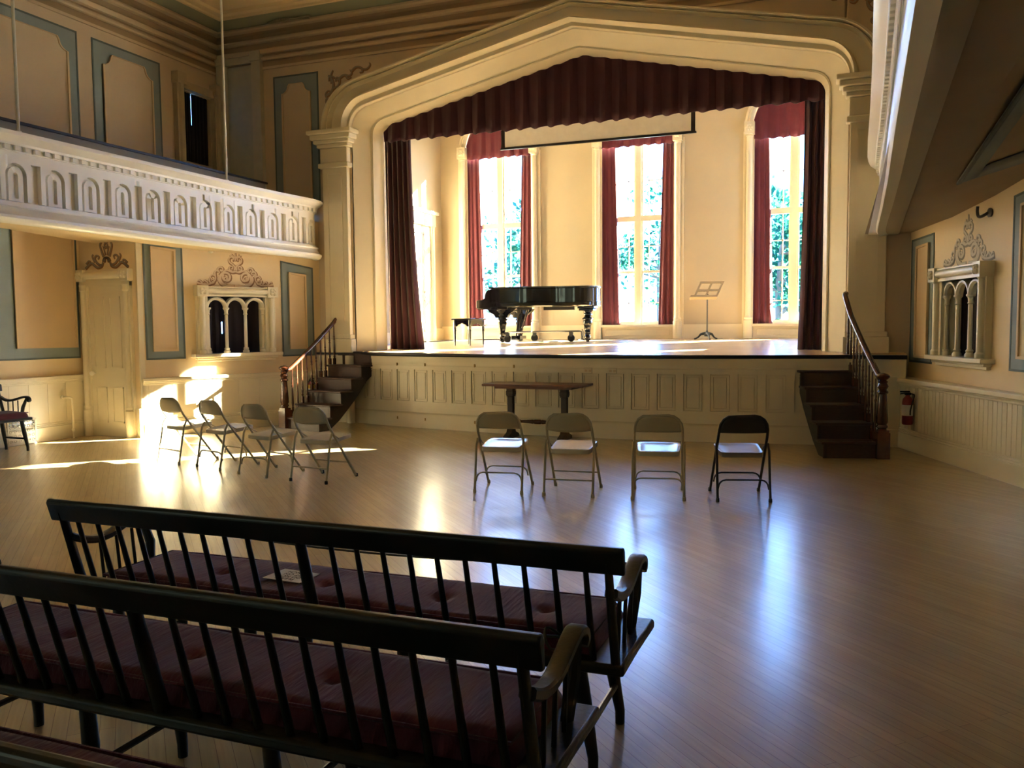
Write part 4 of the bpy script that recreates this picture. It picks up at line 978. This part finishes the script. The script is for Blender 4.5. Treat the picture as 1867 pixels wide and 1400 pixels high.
# ================================================================ fire extinguishers
def extinguisher(label, M, z, rz):
    t = thing('fire_extinguisher', label, 'fire extinguisher', M @ Vector((0,0,z)), rz)
    MB().lathe([(.05,0),(.06,.01),(.062,.03),(.062,.27),(.055,.31),(.03,.34),(.02,.36)],(0,0,0),16).obj('cylinder', M_red, t)
    m = MB(); m.box((-.02,-.03,.355),(.02,.03,.385)); m.box((-.012,-.09,.39),(.012,.02,.405)); m.tube([(0,-.03,.38),(0,-.09,.37)],.007,6); m.obj('valve_handle', M_rubber, t)
    MB().tube(smooth([(.0,.02,.37),(.06,.05,.36),(.085,.02,.28),(.08,0,.18),(.075,0,.12)],5),.009,6).obj('hose', M_rubber, t)
    MB().lathe([(.0635,.11),(.0635,.24)],(0,0,0),16).obj('label_band', M_paper, t)
    MB().box((-.01,.05,.1),(.01,.075,.36)).obj('wall_bracket', M_steel, t)
    return t
extinguisher('red fire extinguisher on the right wainscot by the newel post', FRW@Matrix.Translation((.40,.10,0)), .33, radians(-70))
x2 = extinguisher('red fire extinguisher behind the balusters of the left stair', FL@Matrix.Translation((2.52,.12,0)), .33, radians(64))
MB().lathe([(.0645,.24),(.0640,.30)],(0,0,0),16).obj('yellow_tag', M_yellow, x2)
# ================================================================ wall fittings
t = thing('floor_register', 'pierced iron register grille low on the far left wall', 'grille', (-10.365,8.34,.02))
m = MB(); m.box((.02,-.22,0),(.03,.22,.02)); m.box((.02,-.22,.31),(.03,.22,.33)); m.box((.02,-.22,0),(.03,-.20,.33)); m.box((.02,.20,0),(.03,.22,.33))
for i in range(6):
    for j in range(5):
        cy = -.17+.068*i; cz = .04+.065*j
        m.tube([(.025,cy+.024*cos(a)*(1-.06*a),cz+.024*sin(a)*(1-.06*a)) for a in [k*.8 for k in range(11)]],.005,4)
m.obj('grille_scroll', M_trim, t); MB().box((.0,-.21,.01),(.004,.21,.32)).obj('dark_backing', M_edge, t)
t = thing('wall_pipe', 'short painted cream pipe on the wall beside the corner door', 'pipe', (-10.33,9.10,0))
MB().tube(smooth([(0,-.10,.60),(.05,-.08,.60),(.07,-.02,.58),(.07,.0,.5),(.07,.0,.05),(.07,0,.0)],4),.016,8).obj('pipe', M_trim, t)
MB().ball((.07,.0,.12),.03,8).obj('valve', M_trim, t); MB().lathe([(.035,0),(.03,.012)],(0,-.10,.60),10,(1,0,0)).obj('escutcheon', M_trim, t)
t = thing('wall_sconce', 'broken brown sconce mount high on the right wall', 'wall fitting', FR@Vector((2.11,.0,2.68)), radians(-70))
m = MB(); m.lathe([(.045,0),(.05,.02),(.02,.035)],(0,0,0),10,(0,-1,0)); m.obj('backplate', M_tleg, t)
m = MB(); m.tube(smooth([(0,-.03,0),(-.03,-.07,-.03),(-.09,-.08,-.03),(-.12,-.08,.02),(-.115,-.08,.08)],4),[.016]*17,8); m.obj('arm', M_tleg, t)
t = thing('wall_rosette', 'small cream round blanking cap above the left arcaded window', 'wall fitting', FL@Vector((.94,0,2.735)), atan2(LD.y,LD.x))
MB().lathe([(.045,0),(.05,-.015),(.03,-.03)],(0,0,0),12,(0,1,0)).obj('cover', M_trim, t); MB().ball((.05,-.04,0),.03,8).obj('knob', M_trim, t)
# ================================================================ arcaded wall windows
def arcade(name, label, M, uc, half, z0, z1, seed):
    t = thing(name, label, 'window', M@Vector((uc,0,z0)), kind=STR)
    fr = MB(M)
    for s in (-1,1):
        a = uc+s*(half+.085)
        fr.box((a-.085,0,z0),(a+.085,.07,z1)); fr.lathe([(.055,z0),(.055,z0+.05),(.042,z0+.07),(.042,z1-.02),(.055,z1)],(a+s*.01,.08,0),12)
        fr.box((uc+s*half-.012,-.10,z0),(uc+s*half+.012,.02,z1))
    fr.box((uc-half-.12,0,z1),(uc+half+.12,.09,z1+.15)); fr.lathe([(.045,uc-half-.05),(.045,uc+half+.05)],(0,.10,z1+.085),12,(1,0,0)); fr.box((uc-half-.1,.0,z1),(uc+half+.1,.11,z1+.03)); fr.box((uc-half-.12,0,z1+.13),(uc+half+.12,.12,z1+.15))
    fr.obj('window_frame', M_trim, t, world=True, bevel=.004)
    cb = MB(M)
    for s in (-1,1):
        a = uc+s*(half+.10); cb.box((a-.085,0,z1),(a+.085,.15,z1+.16))
        for k in range(4): cb.ball((a+.034*cos(k*pi/2+pi/4),.15,z1+.08+.034*sin(k*pi/2+pi/4)),.03,6)
        cb.ball((a,.16,z1+.08),.022,6)
    cb.obj('corner_block', M_trim, t, world=True)
    w3 = 2*half/3; zsq = z1-w3/2-.02
    for k in range(4):
        a = uc-half+w3*k
        if k in (0,3): a += .02 if k==0 else -.02
        c = MB(M); c.lathe([(.05,0),(.05,.03),(.035,.05),(.042,.07),(.026,.09),(.024,zsq-z0-.10),(.034,zsq-z0-.09),(.026,zsq-z0-.07),(.03,zsq-z0-.03),(.048,zsq-z0-.01),(.048,zsq-z0+.01)],(a,.01,z0),12); c.obj('column', M_trim, t, world=True, sharp=40)
    for k in range(3):
        cx = uc-half+w3*(k+.5); r = w3/2
        rows = [[(p[0],y,p[1]) for p in arcpts(cx,zsq,q,0,pi,14)] for q,y in ((r-.03,-.03),(r-.03,.02),(r-.01,.045),(r+.012,.045),(r+.022,.02),(r+.022,-.03))]
        MB(M).loft(rows,cu=True).obj('arch', M_trim, t, world=True)
    sl = MB(M); sl.box((uc-half-.25,-.16,z0-.05),(uc+half+.25,.15,z0)); sl.box((uc-half-.19,0,z0-.085),(uc+half+.19,.09,z0-.05)); sl.box((uc-half-.17,0,z0-.12),(uc+half+.17,.05,z0-.085)); sl.obj('window_sill', M_trim, t, world=True, bevel=.008)
    return t
arcade('window_4','three-arched window with dark curtain under the left gallery',FL,1.31,.465,1.18,2.04,1)
arcade('window_5','three-arched window with dark curtain on the right wall',FR,1.575,.46,1.17,2.02,2)
def darkcurtain(M, uc, half, z0, z1, slit, label, seed):
    t = thing('window_curtain', label, 'curtain', M@Vector((uc,-.22,z0)))
    for a,b,s in ((uc-half-.12,slit-.012,seed),(slit+.012,uc+half+.12,seed+1)):
        m = pleats(a,b,z1+.1,z0-.1,0,.018,4,s,8); m.M = M@Matrix.Translation((0,-.185,0)); m.obj('curtain_panel', M_navy2, t, solid=.008, world=True)
    # the two halves overlap except for a short gap
    m = MB(M@Matrix.Translation((0,-.215,0))); m.box((slit-.06,-.004,z0-.1),(slit+.06,.004,z0+.30)); m.box((slit-.06,-.004,z0+.48),(slit+.06,.004,z1+.1)); m.obj('curtain_overlap', M_navy2, t, world=True)
M_navy2 = mat('dark_plum_cloth', (.016,.008,.012), .9)
darkcurtain(FL,1.31,.465,1.18,2.04,1.165,'dark plum curtain behind the left arcaded window',81)
darkcurtain(FR,1.575,.46,1.17,2.04,1.30,'dark plum curtain behind the right arcaded window',85)
# ================================================================ painted scrolls and plaster leaves
def ribbon(m, pts, w0, w1, y0, y1):
    """flat tapering ribbon along 2D pts on a wall frame (x,z), lying between y0 and y1."""
    n = len(pts); rows = []
    for i,p in enumerate(pts):
        a = Vector(pts[max(i-1,0)]); b = Vector(pts[min(i+1,n-1)]); t = (b-a).normalized(); nn = Vector((-t.y,t.x))
        f = i/(n-1); w = (w0+(w1-w0)*f)/2
        l = Vector(p)+nn*w; r = Vector(p)-nn*w
        rows.append([(l.x,y0,l.y),(l.x,y1,l.y),(r.x,y1,r.y),(r.x,y0,r.y)])
    m.loft(rows, cv=True, caps=True)
def spiral(cx, cz, r, a0, turns, s=1, r1=.18, n=22):
    return [(cx+r*(1-(1-r1)*i/n)*cos(a0+s*2*pi*turns*i/n), cz+r*(1-(1-r1)*i/n)*sin(a0+s*2*pi*turns*i/n)) for i in range(n+1)]
def scrollwork(name, label, M, org, sc, strokes, mirror, m_dark, m_light, wfac=1.0, back=None):
    t = thing(name, label, 'ornament', M@Vector((org[0],0,org[1])))
    dk, lt = MB(M), MB(M)
    for pts,w0,w1 in strokes:
        for s in ((1,-1) if mirror else (1,)):
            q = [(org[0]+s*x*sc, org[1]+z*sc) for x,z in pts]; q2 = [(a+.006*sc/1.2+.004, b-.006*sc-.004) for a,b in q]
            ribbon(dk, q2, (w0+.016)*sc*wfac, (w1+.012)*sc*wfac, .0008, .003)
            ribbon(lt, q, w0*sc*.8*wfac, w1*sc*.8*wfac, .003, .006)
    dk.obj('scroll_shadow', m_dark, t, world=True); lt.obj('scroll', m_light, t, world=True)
    if back:
        b = MB(M)
        for poly in back:
            for s in ((1,-1) if mirror else (1,)): b.prism([(org[0]+s*x*sc,org[1]+z*sc) for x,z in poly],.0001,.0009,'y')
        b.obj('ground', m_dark, t, world=True)
    return t
crest = [
 (spiral(.155,.135,.115,-pi*.5,1.35,1),.040,.016), (spiral(.155,.135,.062,pi*.3,.9,-1),.03,.012),
 (smooth([(.03,.01),(.13,.012),(.22,.03),(.28,.10),(.27,.17)],5),.035,.02),
 (smooth([(.62,.05),(.55,.035),(.47,.03),(.40,.04),(.335,.09),(.325,.15),(.375,.175),(.405,.14),(.38,.11)],5),.022,.016),
 (spiral(.375,.085,.05,pi*.2,1.1,-1),.024,.012), (smooth([(.44,.05),(.50,.09),(.52,.06)],5),.022,.012), (smooth([(.53,.045),(.58,.09),(.60,.07)],5),.02,.01),
 (smooth([(.33,.16),(.33,.22),(.29,.245),(.26,.215),(.28,.19)],5),.026,.014), (spiral(.235,.255,.055,-pi*.2,1.1,1),.026,.012),
 (smooth([(.0,.235),(.06,.225),(.13,.25),(.18,.24),(.21,.20)],5),.024,.018), (spiral(.065,.285,.048,-pi*.6,1.2,1),.024,.012),
 (smooth([(.02,.25),(.01,.30),(.05,.345),(.095,.38),(.10,.43),(.06,.455),(.03,.43),(.05,.40)],5),.026,.014),
 (smooth([(.0,.40),(.0,.46),(.0,.56)],4),.026,.008), (smooth([(.01,.45),(.045,.47),(.055,.51)],4),.024,.010), (smooth([(.02,.43),(.075,.475),(.09,.47)],4),.02,.010)]
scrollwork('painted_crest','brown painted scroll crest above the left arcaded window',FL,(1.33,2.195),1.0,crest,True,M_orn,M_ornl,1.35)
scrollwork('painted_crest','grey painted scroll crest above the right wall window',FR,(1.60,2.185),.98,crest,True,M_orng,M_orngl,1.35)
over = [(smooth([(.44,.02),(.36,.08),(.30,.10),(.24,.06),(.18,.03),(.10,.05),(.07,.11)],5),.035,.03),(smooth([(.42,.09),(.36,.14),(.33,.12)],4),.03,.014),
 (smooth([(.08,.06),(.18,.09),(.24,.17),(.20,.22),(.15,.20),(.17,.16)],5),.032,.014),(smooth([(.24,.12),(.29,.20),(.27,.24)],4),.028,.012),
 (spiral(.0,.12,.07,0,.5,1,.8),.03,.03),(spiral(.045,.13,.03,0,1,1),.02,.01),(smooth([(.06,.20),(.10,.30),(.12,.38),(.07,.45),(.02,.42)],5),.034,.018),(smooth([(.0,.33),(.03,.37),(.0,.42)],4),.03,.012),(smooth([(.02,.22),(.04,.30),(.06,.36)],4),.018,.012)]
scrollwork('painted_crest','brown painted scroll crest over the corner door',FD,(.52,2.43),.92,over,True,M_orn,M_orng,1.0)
swirl = [(smooth([(.0,.0),(.03,.05),(.0,.09),(-.02,.14),(.03,.19),(.09,.17)],5),.03,.014),(spiral(.03,.03,.05,pi*.6,1.1,1),.03,.014),
 (smooth([(.0,.12),(.09,.16),(.13,.26),(.11,.36),(.06,.40),(.05,.34)],5),.05,.02),(smooth([(.13,.22),(.21,.24),(.25,.33),(.20,.38),(.17,.32)],5),.04,.016),
 (smooth([(.10,.30),(.09,.42),(.13,.50)],5),.04,.012),(smooth([(.04,.42),(.12,.40),(.18,.36)],5),.03,.014),(smooth([(.20,.33),(.32,.40),(.42,.38),(.47,.42),(.44,.47)],5),.04,.016),(smooth([(.36,.40),(.40,.34),(.46,.36)],5),.03,.014),
 (smooth([(.46,.44),(.55,.50),(.64,.48),(.67,.42),(.61,.41)],5),.036,.014),(smooth([(.64,.46),(.74,.45),(.80,.50),(.79,.54)],5),.03,.012),(smooth([(.14,.14),(.20,.10),(.18,.05)],5),.03,.012)]
scrollwork('painted_scroll','brown painted corner scroll left of the stage arch',FF,(-7.83,5.20),1.02,swirl,False,M_orn,M_orng,1.0)
sw2 = [([(-x,z) for x,z in p],a,b) for p,a,b in swirl]
scrollwork('painted_scroll','brown painted corner scroll at the upper right of the stage arch',FF,(.53,5.33),1.02,sw2,False,M_orn,M_orng,1.0)
def leafspray(label, org, M):
    t = thing('plaster_leaf_spray', label, 'ornament', org, kind='thing', group='plaster leaf sprays in the cove')
    m = MB(M)
    R = random.Random(5)
    for k in range(26):
        f = k/25; x = -.34+.68*f; h = .10*(1-abs(f-.3)*1.05)+.02
        a = radians(90-(f-.35)*150); 
        m.tube([(x,0,.0),(x+h*.5*cos(a),.02,h*.55*sin(a)),(x+h*cos(a)+.02,.035,h*sin(a)*.8)],[.012,.022,.004],6,squash=.5)
    m.tube(smooth([(-.34,0,.0),(-.1,.01,.02),(.15,.01,.02),(.36,.0,.03),(.42,0,.01)],4),.014,6)
    m.obj('leaves', M_leaf, t); return t
Rx = Matrix.Rotation(radians(35),4,'X')
leafspray('dull gold leaf spray on the cove above the stage wall', (-8.35,11.86,6.503), Matrix.Rotation(radians(64),4,'X')@Matrix.Scale(-1,4,(0,1,0)))
leafspray('dull gold leaf spray on the cove above the left gallery', (-9.76,9.75,6.503), Matrix.Rotation(radians(90),4,'Z')@Matrix.Rotation(radians(64),4,'X')@Matrix.Scale(-1,4,(0,1,0)))
# pierced vent at the top left corner of the upper wall
t = thing('wall_vent', 'dark pierced vent high on the upper left wall', 'vent', (-10.0,8.05,5.93))
m = MB()
for i in range(5):
    for j in range(3): m.box((0,-.22+.09*i,-.08+.07*j),(.02,-.16+.09*i,-.035+.07*j))
m.obj('vent_hole', M_edge, t); MB().box((-.005,-.26,-.11),(.012,.26,.16)).obj('vent_plate', M_cornice, t)
# ================================================================ outside
tag(MB().box((-90,18.5,-1.6),(60,160,-1.5)).obj('lawn', M_lawn), 'bright sunlit lawn outside the stage windows', 'lawn', kind=STR)
def tree(label, x, y, h, cr, seed, nleaf=2600, low=.3):
    R = random.Random(seed); z0 = -1.5
    t = thing('tree', label, 'tree', (x,y,z0), 0, 'trees outside the stage windows')
    m = MB(); m.tube([(0,0,0),(.1,.05,h*.25),(.0,.1,h*.5),(.15,0,h*.8)],[.28,.22,.16,.05],8); tips = []
    for k in range(12):
        a = R.uniform(0,2*pi); zz = h*R.uniform(low,.75); l = cr*R.uniform(.5,1.0)
        p = (cos(a)*l, sin(a)*l, zz+l*.45); tips.append(p); m.tube([(.05,.05,zz),(p[0]*.5,p[1]*.5,zz+l*.15),p],[.09,.06,.02],5)
    m.obj('trunk', M_bark, t)
    f = MB(); tips += [(0,0,h*.85),(0,0,h*.95)]
    cl = [(p[0]+R.gauss(0,.5),p[1]+R.gauss(0,.5),p[2]+R.gauss(0,.4)) for p in tips for _ in range(2)]
    for k in range(nleaf):
        c = R.choice(cl); s = cr*.24
        p = Vector((c[0]+R.gauss(0,s),c[1]+R.gauss(0,s),c[2]+R.gauss(0,s*.75)))
        a = Vector((R.gauss(0,1),R.gauss(0,1),R.gauss(0,1))).normalized(); b = a.cross(Vector((R.gauss(0,1),R.gauss(0,1),R.gauss(0,1)))).normalized()
        q = R.uniform(.14,.28); f.add([p-a*q,p+b*q*.5,p+a*q,p-b*q*.5],[(0,1,2,3)])
    f.obj('foliage', M_leaves, t)
tree('leafy tree seen through the left panes of the middle stage window', -11.5, 58, 12.5, 3.0, 11, 1500)
tree('leafy tree behind the right panes of the middle stage window', -5.6, 47, 10.5, 2.3, 12, 1700)
tree('leafy tree filling the panes of the right stage window', -2.4, 38, 9.0, 2.2, 13, 2000)
tree('tall thin tree glimpsed at the right edge of the left window', -15.6, 46, 14.5, 2.3, 14, 1300)
tree('small tree at the far left of the left window view', -24.0, 60, 11.0, 2.6, 15, 900)
